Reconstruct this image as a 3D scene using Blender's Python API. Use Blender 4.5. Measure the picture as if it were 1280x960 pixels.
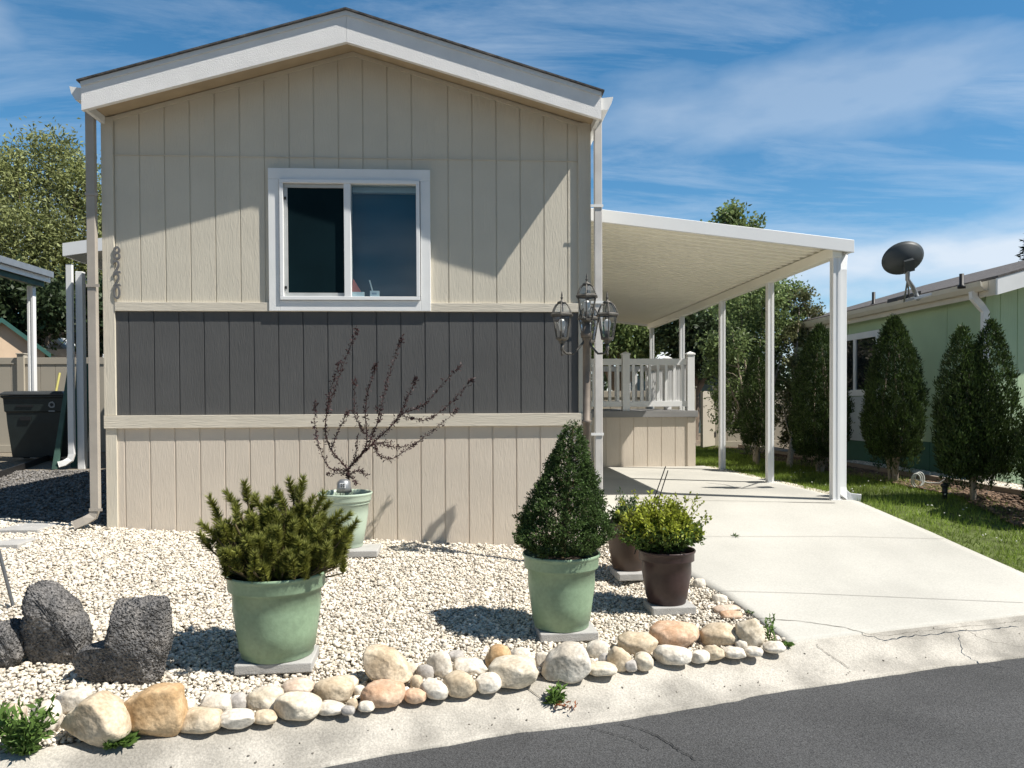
import bpy, bmesh, math, random
import numpy as np
from mathutils import Vector, Matrix

for o in list(bpy.data.objects):
    bpy.data.objects.remove(o)
scene = bpy.context.scene
COL = scene.collection
R = math.radians
rng = np.random.default_rng(7)
random.seed(7)

# ------------------------------------------------------------------ camera
YAW, PITCH, ROLL = R(3.45), R(-0.9), 0.0045
FPX, CX, CY, SHIFT = 961.0, 640.0, 480.0, 35.0
CAM = Vector((0, 0, 1.5))
fw = Vector((math.sin(YAW) * math.cos(PITCH), math.cos(YAW) * math.cos(PITCH), math.sin(PITCH)))
rt0 = Vector((math.cos(YAW), -math.sin(YAW), 0))
up0 = rt0.cross(fw)
rt = rt0 * math.cos(ROLL) - up0 * math.sin(ROLL)
upv = up0 * math.cos(ROLL) + rt0 * math.sin(ROLL)
cd = bpy.data.cameras.new('camera')
cd.sensor_width = 36.0
cd.lens = 36.0 * FPX / 1280.0
cd.shift_y = SHIFT / 1280.0
cd.clip_start = 0.05
cd.clip_end = 2000
cam = bpy.data.objects.new('camera', cd)
COL.objects.link(cam)
m = Matrix((rt, upv, -fw)).transposed().to_4x4()
m.translation = CAM
cam.matrix_world = m
scene.camera = cam

# ------------------------------------------------------------------ sky, sun, exposure
SUN = Vector((0.69, -0.28, 1.0)).normalized()            # towards the sun
EL = math.asin(SUN.z)
AZ = math.atan2(SUN.x, SUN.y)
world = bpy.data.worlds.new('World')
scene.world = world
world.use_nodes = True
wt = world.node_tree
for n in list(wt.nodes):
    wt.nodes.remove(n)
def WN(t, **k):
    n = wt.nodes.new(t)
    for a, b in k.items():
        setattr(n, a, b)
    return n
sky = WN('ShaderNodeTexSky', sky_type='NISHITA', sun_disc=False, sun_elevation=EL, sun_rotation=AZ,
         altitude=800.0, air_density=1.0, dust_density=0.4, ozone_density=3.0)
bg1 = WN('ShaderNodeBackground'); bg1.inputs['Strength'].default_value = 0.054
bg2 = WN('ShaderNodeBackground'); bg2.inputs['Color'].default_value = (0.78, 0.88, 1.0, 1); bg2.inputs['Strength'].default_value = 0.66
tcw = WN('ShaderNodeTexCoord')
sep = WN('ShaderNodeSeparateXYZ')
addz = WN('ShaderNodeMath', operation='ADD'); addz.inputs[1].default_value = 0.12
mxz = WN('ShaderNodeMath', operation='MAXIMUM'); mxz.inputs[1].default_value = 0.03
dx = WN('ShaderNodeMath', operation='DIVIDE'); dy = WN('ShaderNodeMath', operation='DIVIDE')
cmb = WN('ShaderNodeCombineXYZ')
mp = WN('ShaderNodeMapping'); mp.inputs['Scale'].default_value = (0.75, 2.6, 1); mp.inputs['Location'].default_value = (4.4, 1.7, 0.0); mp.inputs['Rotation'].default_value = (0, 0, R(-10))
n1 = WN('ShaderNodeTexNoise'); n1.inputs['Scale'].default_value = 1.1; n1.inputs['Detail'].default_value = 9; n1.inputs['Roughness'].default_value = 0.66; n1.inputs['Distortion'].default_value = 0.5
r1 = WN('ShaderNodeMapRange'); r1.inputs[1].default_value = 0.45; r1.inputs[2].default_value = 0.80; r1.inputs[3].default_value = 0.0; r1.inputs[4].default_value = 0.50
# low bank of brighter cloud near the horizon
n2 = WN('ShaderNodeTexNoise'); n2.inputs['Scale'].default_value = 3.2; n2.inputs['Detail'].default_value = 6; n2.inputs['Roughness'].default_value = 0.5
mp2 = WN('ShaderNodeMapping'); mp2.inputs['Scale'].default_value = (1, 1, 3.6); mp2.inputs['Location'].default_value = (0.3, 0.2, 0.1)
r2 = WN('ShaderNodeMapRange'); r2.inputs[1].default_value = 0.46; r2.inputs[2].default_value = 0.66
r3 = WN('ShaderNodeMapRange'); r3.inputs[1].default_value = 0.30; r3.inputs[2].default_value = 0.14
ml = WN('ShaderNodeMath', operation='MULTIPLY'); mx = WN('ShaderNodeMath', operation='MAXIMUM')
mixw = WN('ShaderNodeMixShader'); outw = WN('ShaderNodeOutputWorld')
L = wt.links.new
L(tcw.outputs['Generated'], sep.inputs[0]); L(sep.outputs['Z'], addz.inputs[0]); L(addz.outputs[0], mxz.inputs[0])
L(sep.outputs['X'], dx.inputs[0]); L(mxz.outputs[0], dx.inputs[1]); L(sep.outputs['Y'], dy.inputs[0]); L(mxz.outputs[0], dy.inputs[1])
L(dx.outputs[0], cmb.inputs[0]); L(dy.outputs[0], cmb.inputs[1]); L(cmb.outputs[0], mp.inputs[0]); L(mp.outputs[0], n1.inputs['Vector'])
L(n1.outputs['Fac'], r1.inputs[0])
north = WN('ShaderNodeMapRange'); north.inputs[1].default_value = -0.15; north.inputs[2].default_value = 0.45; L(sep.outputs['Y'], north.inputs[0])
r1n = WN('ShaderNodeMath', operation='MULTIPLY'); L(r1.outputs[0], r1n.inputs[0]); L(north.outputs[0], r1n.inputs[1])
L(tcw.outputs['Generated'], mp2.inputs[0]); L(mp2.outputs[0], n2.inputs['Vector']); L(n2.outputs['Fac'], r2.inputs[0])
L(sep.outputs['Z'], r3.inputs[0]); L(r2.outputs[0], ml.inputs[0]); L(r3.outputs[0], ml.inputs[1])
L(r1n.outputs[0], mx.inputs[0]); L(ml.outputs[0], mx.inputs[1])
def bank(d, wide, tall, amt, prev):
    # a bank of cloud in the direction d, broken up by noise
    d = Vector(d).normalized(); sx_ = Vector((d.y, -d.x, 0)).normalized(); sz_ = sx_.cross(d)
    prods = []
    for ax, w in ((sx_, wide), (sz_, tall)):
        dp = WN('ShaderNodeVectorMath', operation='DOT_PRODUCT'); dp.inputs[1].default_value = ax / w; L(tcw.outputs['Generated'], dp.inputs[0])
        of = WN('ShaderNodeMath', operation='SUBTRACT'); of.inputs[1].default_value = d.dot(ax) / w; L(dp.outputs['Value'], of.inputs[0])
        pw_ = WN('ShaderNodeMath', operation='POWER'); pw_.inputs[1].default_value = 2; ab = WN('ShaderNodeMath', operation='ABSOLUTE'); L(of.outputs[0], ab.inputs[0]); L(ab.outputs[0], pw_.inputs[0]); prods.append(pw_)
    fr_ = WN('ShaderNodeVectorMath', operation='DOT_PRODUCT'); fr_.inputs[1].default_value = d; L(tcw.outputs['Generated'], fr_.inputs[0])
    gt_ = WN('ShaderNodeMath', operation='GREATER_THAN'); gt_.inputs[1].default_value = 0; L(fr_.outputs['Value'], gt_.inputs[0])
    sm = WN('ShaderNodeMath', operation='ADD'); L(prods[0].outputs[0], sm.inputs[0]); L(prods[1].outputs[0], sm.inputs[1])
    nz = WN('ShaderNodeTexNoise'); nz.inputs['Scale'].default_value = 9; nz.inputs['Detail'].default_value = 7; mpz = WN('ShaderNodeMapping'); mpz.inputs['Scale'].default_value = (1, 1, 3.0); L(tcw.outputs['Generated'], mpz.inputs[0]); L(mpz.outputs[0], nz.inputs['Vector'])
    ad = WN('ShaderNodeMath', operation='MULTIPLY_ADD'); ad.inputs[1].default_value = -2.6; L(nz.outputs['Fac'], ad.inputs[0]); L(sm.outputs[0], ad.inputs[2])
    rg = WN('ShaderNodeMapRange'); rg.inputs[1].default_value = -1.35; rg.inputs[2].default_value = 0.1; rg.inputs[3].default_value = amt; rg.inputs[4].default_value = 0; L(ad.outputs[0], rg.inputs[0])
    m_ = WN('ShaderNodeMath', operation='MULTIPLY'); L(rg.outputs[0], m_.inputs[0]); L(gt_.outputs[0], m_.inputs[1])
    mm = WN('ShaderNodeMath', operation='MAXIMUM'); L(prev, mm.inputs[0]); L(m_.outputs[0], mm.inputs[1]); return mm.outputs[0]
cl = bank((0.57, 0.80, 0.150), .30, .040, .95, mx.outputs[0])
cl = bank((-0.66, 0.84, 0.44), .13, .10, .45, cl)
cl = bank((0.40, 0.90, 0.36), .30, .05, .34, cl)

hs = WN('ShaderNodeHueSaturation'); hs.inputs['Saturation'].default_value = 1.26; hs.inputs['Hue'].default_value = 0.489
L(sky.outputs[0], hs.inputs['Color'])
nb_ = WN('ShaderNodeMapRange'); nb_.inputs[3].default_value = 1.0; nb_.inputs[4].default_value = 1.72; L(north.outputs[0], nb_.inputs[0])
sv = WN('ShaderNodeVectorMath', operation='SCALE'); L(hs.outputs[0], sv.inputs[0]); L(nb_.outputs[0], sv.inputs['Scale']); L(sv.outputs[0], bg1.inputs['Color'])
L(cl, mixw.inputs[0]); L(bg1.outputs[0], mixw.inputs[1]); L(bg2.outputs[0], mixw.inputs[2]); L(mixw.outputs[0], outw.inputs[0])

sd = bpy.data.lights.new('sun', 'SUN'); sd.energy = 5.0; sd.angle = R(0.5); sd.color = (1.0, 0.955, 0.88)
so = bpy.data.objects.new('sun', sd); COL.objects.link(so)
so.rotation_euler = (-SUN).to_track_quat('-Z', 'Y').to_euler()
so.location = (10, -4, 15)
scene.view_settings.view_transform = 'Standard'
scene.view_settings.look = 'None'
scene.view_settings.exposure = 0.54
scene.view_settings.gamma = 1.0
scene.view_settings.use_curve_mapping = False
scene.render.engine = 'CYCLES'

# ------------------------------------------------------------------ measuring helpers (photo pixel -> place in the world)
def ray(x, y):
    return fw + rt * ((x - CX) / FPX) + upv * ((CY + SHIFT - y) / FPX)
def onY(x, y, Y):
    d = ray(x, y); return CAM + d * (Y / d.y)
def onZ(x, y, Z):
    d = ray(x, y); return CAM + d * ((Z - CAM.z) / d.z)
def onG(x, y, zf):
    z = 0.3
    for _ in range(40):
        p = onZ(x, y, z); z = 0.5 * z + 0.5 * float(zf(p.x, p.y))
    return p

# ------------------------------------------------------------------ mesh helpers
def tag(o, label=None, cat=None, group=None, kind=None):
    if label: o['label'] = label
    if cat: o['category'] = cat
    if group: o['group'] = group
    if kind: o['kind'] = kind
    return o
def thing(name, label, cat, loc=(0, 0, 0), group=None):
    o = bpy.data.objects.new(name, None); COL.objects.link(o)
    o.empty_display_size = 0.1
    o.location = loc
    return tag(o, label, cat, group)
def origin_of(o):
    v = Vector((0, 0, 0))
    while o is not None:
        v = v + Vector(o.location); o = o.parent
    return v
def link_mesh(name, me, mat, parent=None, loc=None):
    o = bpy.data.objects.new(name, me); COL.objects.link(o)
    if mat: me.materials.append(mat)
    if parent is not None:
        o.parent = parent
        if loc is not None: o.location = Vector(loc) - origin_of(parent)
    elif loc is not None: o.location = loc
    return o
def np_obj(name, V, Fc, mat, parent=None, loc=(0, 0, 0), smooth=False):
    """V (n,3) world coordinates, Fc (m,k) one polygon size"""
    V = np.asarray(V, np.float32); Fc = np.asarray(Fc, np.int32)
    if parent is not None: org = np.array(origin_of(parent), np.float32); l = None
    else: org = np.array(loc, np.float32); l = loc
    V = V - org
    me = bpy.data.meshes.new(name)
    me.vertices.add(len(V)); me.vertices.foreach_set('co', V.ravel())
    k = Fc.shape[1]
    me.loops.add(Fc.size); me.loops.foreach_set('vertex_index', Fc.ravel())
    me.polygons.add(len(Fc)); me.polygons.foreach_set('loop_start', np.arange(0, Fc.size, k, dtype=np.int32))
    me.polygons.foreach_set('loop_total', np.full(len(Fc), k, np.int32))
    if smooth: me.polygons.foreach_set('use_smooth', np.ones(len(Fc), bool))
    me.update(calc_edges=True); me.validate()
    return link_mesh(name, me, mat, parent, l)

class MB:
    def __init__(s): s.v = []; s.f = []; s.sm = []
    def add(s, vs, fs, smooth=False):
        b = len(s.v); s.v += [tuple(v) for v in vs]
        s.f += [tuple(i + b for i in f) for f in fs]; s.sm += [smooth] * len(fs); return s
    def box(s, x0, x1, y0, y1, z0, z1):
        return s.add([(x0, y0, z0), (x1, y0, z0), (x1, y1, z0), (x0, y1, z0), (x0, y0, z1), (x1, y0, z1), (x1, y1, z1), (x0, y1, z1)],
                     [(0, 3, 2, 1), (4, 5, 6, 7), (0, 1, 5, 4), (1, 2, 6, 5), (2, 3, 7, 6), (3, 0, 4, 7)])
    def obox(s, c, ax, ay, az):
        """oriented box: centre and three half vectors"""
        c, ax, ay, az = map(Vector, (c, ax, ay, az))
        vs = [c + ax * i + ay * j + az * k for k in (-1, 1) for i, j in ((-1, -1), (1, -1), (1, 1), (-1, 1))]
        return s.add(vs, [(0, 3, 2, 1), (4, 5, 6, 7), (0, 1, 5, 4), (1, 2, 6, 5), (2, 3, 7, 6), (3, 0, 4, 7)])
    def prism(s, poly, d):
        """poly: list of 3D points (planar), extruded by vector d"""
        n = len(poly); d = Vector(d); a = [Vector(p) for p in poly]; b = [p + d for p in a]
        return s.add(a + b, [tuple(range(n))[::-1], tuple(range(n, 2 * n))] + [(i, (i + 1) % n, n + (i + 1) % n, n + i) for i in range(n)])
    def tube(s, pts, r, seg=8, cap=True, smooth=True, sq=1.0):
        pts = [Vector(p) for p in pts]; n = len(pts)
        rr = r if isinstance(r, (list, tuple)) else [r] * n
        rings = []; prev = None
        for i, p in enumerate(pts):
            t = (pts[min(i + 1, n - 1)] - pts[max(i - 1, 0)]).normalized()
            if prev is None:
                u = t.cross(Vector((0, 1, 0)));
                if u.length < 0.2: u = t.cross(Vector((1, 0, 0)))
            else: u = prev - t * prev.dot(t)
            u.normalize(); w = t.cross(u); prev = u
            rings.append([p + (u * math.cos(2 * math.pi * (k + .5) / seg) + w * sq * math.sin(2 * math.pi * (k + .5) / seg)) * rr[i] for k in range(seg)])
        vs = [v for rg in rings for v in rg]
        fs = [(i * seg + k, i * seg + (k + 1) % seg, (i + 1) * seg + (k + 1) % seg, (i + 1) * seg + k) for i in range(n - 1) for k in range(seg)]
        s.add(vs, fs, smooth)
        if cap:
            s.add(rings[0], [tuple(range(seg))[::-1]]); s.add(rings[-1], [tuple(range(seg))])
        return s
    def lathe(s, c, prof, seg=32, smooth=True, a0=0.0, closed=True):
        c = Vector(c); vs = []; n = len(prof)
        for (r, z) in prof:
            for k in range(seg):
                a = a0 + 2 * math.pi * k / seg
                vs.append(c + Vector((r * math.cos(a), r * math.sin(a), z)))
        fs = [(i * seg + k, i * seg + (k + 1) % seg, (i + 1) * seg + (k + 1) % seg, (i + 1) * seg + k) for i in range(n - 1) for k in range(seg)]
        return s.add(vs, fs, smooth)
    def siding(s, P0, u, nrm, Lh, z0, ztop, sp=0.2, off=0.1, gw=0.011, gd=0.007, breaks=()):
        """vertical grooved panel in the plane through P0 along u; ztop(t) gives the top"""
        P0, u, nrm = Vector(P0), Vector(u), Vector(nrm)
        pr = [(0.0, 0.0)]
        g = off
        while g < Lh - 0.02:
            if g > 0.02: pr += [(g - gw / 2, 0), (g - gw / 2 + .0015, -gd), (g + gw / 2 - .0015, -gd), (g + gw / 2, 0)]
            g += sp
        pr.append((Lh, 0.0))
        for b in breaks: pr.append((b, 0.0))
        pr.sort()
        vs = []
        for t, d in pr:
            p = P0 + u * t + nrm * d
            vs += [Vector((p.x, p.y, z0(t) if callable(z0) else z0)), Vector((p.x, p.y, ztop(t) if callable(ztop) else ztop))]
        fs = [(2 * i, 2 * i + 2, 2 * i + 3, 2 * i + 1) for i in range(len(pr) - 1)]
        return s.add(vs, fs)
    def build(s, name, mat, parent=None, loc=None, bevel=0.0):
        org = origin_of(parent) if parent is not None else Vector(loc or (0, 0, 0))
        me = bpy.data.meshes.new(name)
        me.from_pydata([tuple(Vector(v) - org) for v in s.v], [], s.f)
        me.polygons.foreach_set('use_smooth', s.sm)
        me.update()
        o = link_mesh(name, me, mat, parent, None if parent is not None else (loc or (0, 0, 0)))
        if bevel:
            bm_ = o.modifiers.new('bevel', 'BEVEL'); bm_.width = bevel; bm_.segments = 2; bm_.limit_method = 'ANGLE'; bm_.angle_limit = R(40)
        return o
def copy_tree(o, parent=None):
    c = o.copy(); COL.objects.link(c)
    if parent is not None: c.parent = parent
    for ch in list(o.children): copy_tree(ch, c)
    return c

# ------------------------------------------------------------------ materials
def mat(name, col, rough=0.7, var=0.12, scale=6.0, stretch=(1, 1, 1), bump=0.0, bscale=60.0, bstretch=None, bdist=0.01,
        metal=0.0, spec=0.4, island=0.0, col2=None, detail=6.0, transl=0.0, objrand=0.0, fine=0.0, fscale=250.0, ramp=(0.3, 0.7), vor=0.0, vscale=40.0):
    M = bpy.data.materials.new(name); M.use_nodes = True
    t = M.node_tree; N = t.nodes; lk = t.links.new
    b = N['Principled BSDF']
    b.inputs['Roughness'].default_value = rough; b.inputs['Metallic'].default_value = metal
    b.inputs['Specular IOR Level'].default_value = spec
    tc = N.new('ShaderNodeTexCoord'); mp = N.new('ShaderNodeMapping'); mp.inputs['Scale'].default_value = stretch
    lk(tc.outputs['Object'], mp.inputs[0])
    no = N.new('ShaderNodeTexNoise'); no.inputs['Scale'].default_value = scale; no.inputs['Detail'].default_value = detail
    lk(mp.outputs[0], no.inputs['Vector'])
    mr = N.new('ShaderNodeMapRange'); mr.inputs[1].default_value = ramp[0]; mr.inputs[2].default_value = ramp[1]
    lk(no.outputs['Fac'], mr.inputs[0])
    mx = N.new('ShaderNodeMix'); mx.data_type = 'RGBA'
    a = [c * (1 - var) for c in col]; c2 = list(col2) if col2 else [min(1, c * (1 + var)) for c in col]
    mx.inputs[6].default_value = (*a, 1); mx.inputs[7].default_value = (*c2, 1)
    lk(mr.outputs[0], mx.inputs[0])
    cur = mx.outputs[2]
    if fine:
        nf = N.new('ShaderNodeTexNoise'); nf.inputs['Scale'].default_value = fscale; nf.inputs['Detail'].default_value = 3
        lk(tc.outputs['Object'], nf.inputs['Vector'])
        mf = N.new('ShaderNodeMapRange'); mf.inputs[1].default_value = .3; mf.inputs[2].default_value = .7; mf.inputs[3].default_value = 1 - fine; mf.inputs[4].default_value = 1 + fine
        lk(nf.outputs['Fac'], mf.inputs[0])
        vm = N.new('ShaderNodeVectorMath'); vm.operation = 'SCALE'; lk(cur, vm.inputs[0]); lk(mf.outputs[0], vm.inputs['Scale']); cur = vm.outputs[0]
    if island or objrand:
        if island:
            gm = N.new('ShaderNodeNewGeometry'); src = gm.outputs['Random Per Island']; amt = island
        else:
            oi = N.new('ShaderNodeObjectInfo'); src = oi.outputs['Random']; amt = objrand
        mi = N.new('ShaderNodeMapRange'); mi.inputs[3].default_value = 1 - amt; mi.inputs[4].default_value = 1 + amt
        lk(src, mi.inputs[0])
        vm = N.new('ShaderNodeVectorMath'); vm.operation = 'SCALE'; lk(cur, vm.inputs[0]); lk(mi.outputs[0], vm.inputs['Scale']); cur = vm.outputs[0]
    lk(cur, b.inputs['Base Color'])
    if bump:
        mb = N.new('ShaderNodeMapping'); mb.inputs['Scale'].default_value = bstretch or (1, 1, 1); lk(tc.outputs['Object'], mb.inputs[0])
        nb = N.new('ShaderNodeTexNoise'); nb.inputs['Scale'].default_value = bscale; nb.inputs['Detail'].default_value = 5; nb.inputs['Distortion'].default_value = 1.6 if bstretch else 0.0
        lk(mb.outputs[0], nb.inputs['Vector'])
        bp = N.new('ShaderNodeBump'); bp.inputs['Strength'].default_value = bump; bp.inputs['Distance'].default_value = bdist
        hgt = nb.outputs['Fac']
        if vor:
            vn = N.new('ShaderNodeTexVoronoi'); vn.inputs['Scale'].default_value = vscale; lk(tc.outputs['Object'], vn.inputs['Vector'])
            vr_ = N.new('ShaderNodeMapRange'); vr_.inputs[1].default_value = .05; vr_.inputs[2].default_value = .5; lk(vn.outputs['Distance'], vr_.inputs[0])
            ma = N.new('ShaderNodeMath'); ma.operation = 'MULTIPLY_ADD'; ma.inputs[1].default_value = vor; lk(vr_.outputs[0], ma.inputs[0]); lk(hgt, ma.inputs[2]); hgt = ma.outputs[0]
        lk(hgt, bp.inputs['Height']); lk(bp.outputs[0], b.inputs['Normal'])
    if transl:
        tr = N.new('ShaderNodeBsdfTranslucent'); lk(cur, tr.inputs['Color'])
        ms = N.new('ShaderNodeMixShader'); ms.inputs[0].default_value = transl
        out = N['Material Output']
        lk(b.outputs[0], ms.inputs[1]); lk(tr.outputs[0], ms.inputs[2]); lk(ms.outputs[0], out.inputs[0])
    return M
def glass_mat(name, tint=(0.9, 0.95, 0.95), gl=0.10, rough=0.02):
    M = bpy.data.materials.new(name); M.use_nodes = True
    t = M.node_tree; N = t.nodes; lk = t.links.new
    N.remove(N['Principled BSDF']); out = N['Material Output']
    tr = N.new('ShaderNodeBsdfTransparent'); tr.inputs[0].default_value = (*tint, 1)
    gs = N.new('ShaderNodeBsdfGlossy'); gs.inputs['Roughness'].default_value = rough
    lw = N.new('ShaderNodeLayerWeight'); lw.inputs[0].default_value = 0.25
    mr = N.new('ShaderNodeMapRange'); mr.inputs[3].default_value = gl; mr.inputs[4].default_value = 0.6
    ms = N.new('ShaderNodeMixShader')
    lk(lw.outputs['Fresnel'], mr.inputs[0]); lk(mr.outputs[0], ms.inputs[0]); lk(tr.outputs[0], ms.inputs[1]); lk(gs.outputs[0], ms.inputs[2]); lk(ms.outputs[0], out.inputs[0])
    return M

WOODB = dict(bump=0.42, bscale=26.0, bstretch=(2.2, 2.2, 0.30), bdist=0.007)
m_siding = mat('siding_beige_paint', (0.605, 0.556, 0.455), 0.75, var=0.04, scale=3, **WOODB)
m_skirt = mat('skirting_tan_paint', (0.62, 0.545, 0.452), 0.75, var=0.05, scale=2.5, **WOODB)
m_band = mat('charcoal_siding_paint', (0.088, 0.088, 0.087), 0.7, var=0.08, scale=3, **WOODB)
m_trim = mat('beige_trim_paint', (0.62, 0.565, 0.465), 0.75, var=0.05, scale=4, bump=0.5, bscale=30, bstretch=(0.15, 1.6, 1.6), bdist=0.006)
m_trimv = mat('beige_corner_paint', (0.61, 0.56, 0.46), 0.75, var=0.05, scale=4, bump=0.5, bscale=30, bstretch=(1.6, 1.6, .15), bdist=0.006)
m_white = mat('white_paint', (0.80, 0.80, 0.78), 0.55, var=0.04, scale=5, bump=0.25, bscale=160, bdist=0.003)
m_fascia = mat('rough_white_fascia', (0.82, 0.80, 0.77), 0.7, var=0.05, scale=6, bump=0.45, bscale=130, bdist=0.007)
m_vinyl = mat('white_vinyl', (0.80, 0.80, 0.79), 0.35, var=0.02, scale=3)
m_alum = mat('white_aluminium', (0.80, 0.79, 0.76), 0.35, var=0.03, scale=2)
m_soffit = mat('tan_soffit', (0.42, 0.33, 0.22), 0.8, var=0.1)
m_pan = mat('cream_roof_pan', (0.90, 0.87, 0.77), 0.5, var=0.03, scale=1.5)
m_spout = mat('beige_downspout', (0.40, 0.36, 0.31), 0.45, var=0.08, scale=6)
m_shingle = mat('asphalt_shingle', (0.085, 0.08, 0.078), 0.9, var=0.4, scale=18, bump=0.6, bscale=90, fine=0.3)
m_greyedge = mat('white_drip_edge', (0.70, 0.71, 0.70), 0.5, var=0.05)
m_number = mat('dull_number_metal', (0.17, 0.165, 0.16), 0.45, var=0.15, scale=30, metal=0.2)
m_glass = glass_mat('window_glass', (0.86, 0.93, 0.95), 0.035)
m_clear = glass_mat('lantern_glass', (0.97, 0.98, 0.98), 0.08, 0.05)
m_shade = mat('navy_blind', (0.026, 0.085, 0.125), 0.8, var=0.10, scale=2)
m_screen = mat('insect_screen', (0.004, 0.014, 0.018), 0.8, var=0.25, scale=1.5, spec=.05)
m_dark = mat('dark_interior', (0.02, 0.022, 0.025), 0.9, var=0.1)
m_bronze = mat('weathered_bronze', (0.12, 0.11, 0.095), 0.5, var=0.3, scale=20, metal=0.3, bump=0.2, bscale=120)
m_pole = mat('sun_faded_brown_pole', (0.19, 0.155, 0.125), 0.6, var=0.2, scale=14, metal=0.1)
m_bulb = mat('white_bulb', (0.85, 0.85, 0.83), 0.3, var=0.02)
m_socket = mat('grey_socket', (0.10, 0.10, 0.10), 0.5)
m_pot = mat('sage_green_plastic', (0.245, 0.345, 0.225), 0.45, var=0.12, scale=5, bump=0.10, bscale=90, fine=0.09, fscale=45, detail=10)
m_potpale = mat('pale_green_plastic', (0.44, 0.53, 0.42), 0.45, var=0.06, scale=5)
m_potb = mat('dark_brown_plastic', (0.050, 0.030, 0.028), 0.42, var=0.22, scale=6, fine=0.12, fscale=45, detail=10)
m_potb2 = mat('brown_plastic', (0.085, 0.055, 0.040), 0.45, var=0.12, scale=5)
m_soil = mat('potting_soil', (0.045, 0.032, 0.022), 0.95, var=0.4, scale=40, bump=1, bscale=70)
m_paver = mat('concrete_paver', (0.40, 0.39, 0.37), 0.9, var=0.12, scale=8, bump=0.4, bscale=150, fine=0.12)
m_conc = mat('driveway_concrete', (0.455, 0.44, 0.395), 0.9, var=0.13, scale=1.1, bump=0.15, bscale=150, fine=0.09, fscale=90, detail=12)
m_curb = mat('curb_concrete', (0.37, 0.345, 0.30), 0.92, var=0.30, scale=3.2, bump=0.5, bscale=90, fine=0.20, fscale=110, detail=12, ramp=(.36, .62))
m_crack = mat('crack_dirt', (0.15, 0.135, 0.11), 0.95, var=0.3, scale=20)
m_tar = mat('tar_seam', (0.018, 0.018, 0.018), .6)
m_joint = mat('joint_grit', (0.24, 0.225, 0.20), 0.95, var=0.3, scale=20)  # grit in the slab joints, darker than the concrete
m_asph = mat('asphalt', (0.066, 0.066, 0.066), 0.9, var=0.20, scale=1.6, bump=0.8, bscale=150, bdist=0.008, fine=0.62, fscale=160, detail=10)
m_gbase = mat('gravel_bedding', (0.22, 0.19, 0.145), 0.95, var=0.4, scale=45, bump=1.0, bscale=55, bdist=0.02)
m_pebble = mat('white_pebble', (0.61, 0.53, 0.415), 0.85, var=0.14, scale=26, island=0.36, col2=(0.75, 0.70, 0.61))
m_shadegravel = mat('shade_toned_side_gravel', (0.17, 0.16, 0.15), 0.9, var=0.3, scale=26, island=0.5)  # gravel colour darkened to stand in for the house's cast shadow
m_earth = mat('bare_earth', (0.17, 0.13, 0.09), 0.95, var=0.35, scale=3, bump=0.8, bscale=25, fine=0.3, fscale=60)
m_lava = mat('lava_rock', (0.165, 0.165, 0.17), 0.95, var=0.4, scale=9, bump=1.0, bscale=45, bdist=0.03, fine=0.55, fscale=80, vor=.5, vscale=75, col2=(.24, .225, .21))
m_plastic_dk = mat('black_green_plastic', (0.018, 0.026, 0.026), 0.45, var=0.15)
m_lid = mat('bin_lid_plastic', (0.05, 0.055, 0.058), 0.3, var=0.1)
m_emblem = mat('pale_emblem_print', (0.32, 0.34, 0.35), 0.6)
m_fence = mat('beige_vinyl_fence', (0.42, 0.38, 0.31), 0.5, var=0.04, scale=2)
m_deckrim = mat('grey_deck_board', (0.26, 0.255, 0.25), 0.7, var=0.1, scale=5, stretch=(.3, 3, 3))
m_greenwall = mat('green_siding_paint', (0.41, 0.53, 0.33), 0.75, var=0.05, scale=3, bump=0.5, bscale=30, bstretch=(1.6, 1.6, .13), bdist=.006)
m_greendk = mat('dark_green_skirting', (0.055, 0.15, 0.105), 0.75, var=0.1, scale=3)
m_cream = mat('cream_trim', (0.62, 0.57, 0.47), 0.6, var=0.05)
m_roofgrey = mat('grey_shingle', (0.11, 0.10, 0.095), 0.9, var=0.35, scale=14, bump=.5, bscale=80, fine=.3)
m_dish = mat('dark_grey_dish', (0.045, 0.052, 0.055), 0.5, var=0.1)
m_galv = mat('galvanised_steel', (0.30, 0.31, 0.32), 0.4, var=0.1, metal=0.6)
m_black = mat('black_plastic', (0.014, 0.014, 0.015), 0.5)
m_peach = mat('peach_shed_wall', (0.62, 0.47, 0.33), 0.8, var=0.06, scale=4)
m_greentrim = mat('green_shed_trim', (0.03, 0.10, 0.085), 0.6)
m_paleroof = mat('pale_shed_roof', (0.56, 0.58, 0.58), 0.6, var=0.08)
m_palewall = mat('pale_shed_wall', (0.50, 0.54, 0.54), 0.7, var=0.06)
m_teal = mat('grey_teal_wall', (0.10, 0.145, 0.15), 0.8, var=0.1)
m_greenboard = mat('dark_green_board', (0.018, 0.075, 0.058), 0.6, var=0.15)
m_yellow = mat('yellow_handle', (0.50, 0.45, 0.14), 0.6)
m_bark = mat('tree_bark', (0.15, 0.115, 0.085), 0.95, var=0.35, scale=10, stretch=(3, 3, .5), bump=1, bscale=30)
m_barkpale = mat('pale_bark', (0.30, 0.25, 0.19), 0.95, var=0.35, scale=12, stretch=(3, 3, .5), bump=1, bscale=30)
m_twig = mat('dark_twig', (0.06, 0.035, 0.03), 0.9, var=0.3)
m_greentwig = mat('brown_twig', (0.11, 0.085, 0.04), 0.9, var=0.3)
def leafm(name, c, isl=0.4, tr=0.3, var=0.25, scale=3.0, rough=.55):
    return mat(name, c, rough, var=var, scale=scale, island=isl, transl=tr, spec=0.3)
m_needle = leafm('pine_needles', (0.20, 0.21, 0.042), 0.45, 0.2, 0.35, 9)
m_spruce = leafm('boxwood_green', (0.078, 0.128, 0.036), 0.6, 0.25, 0.35, 10)
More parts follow.
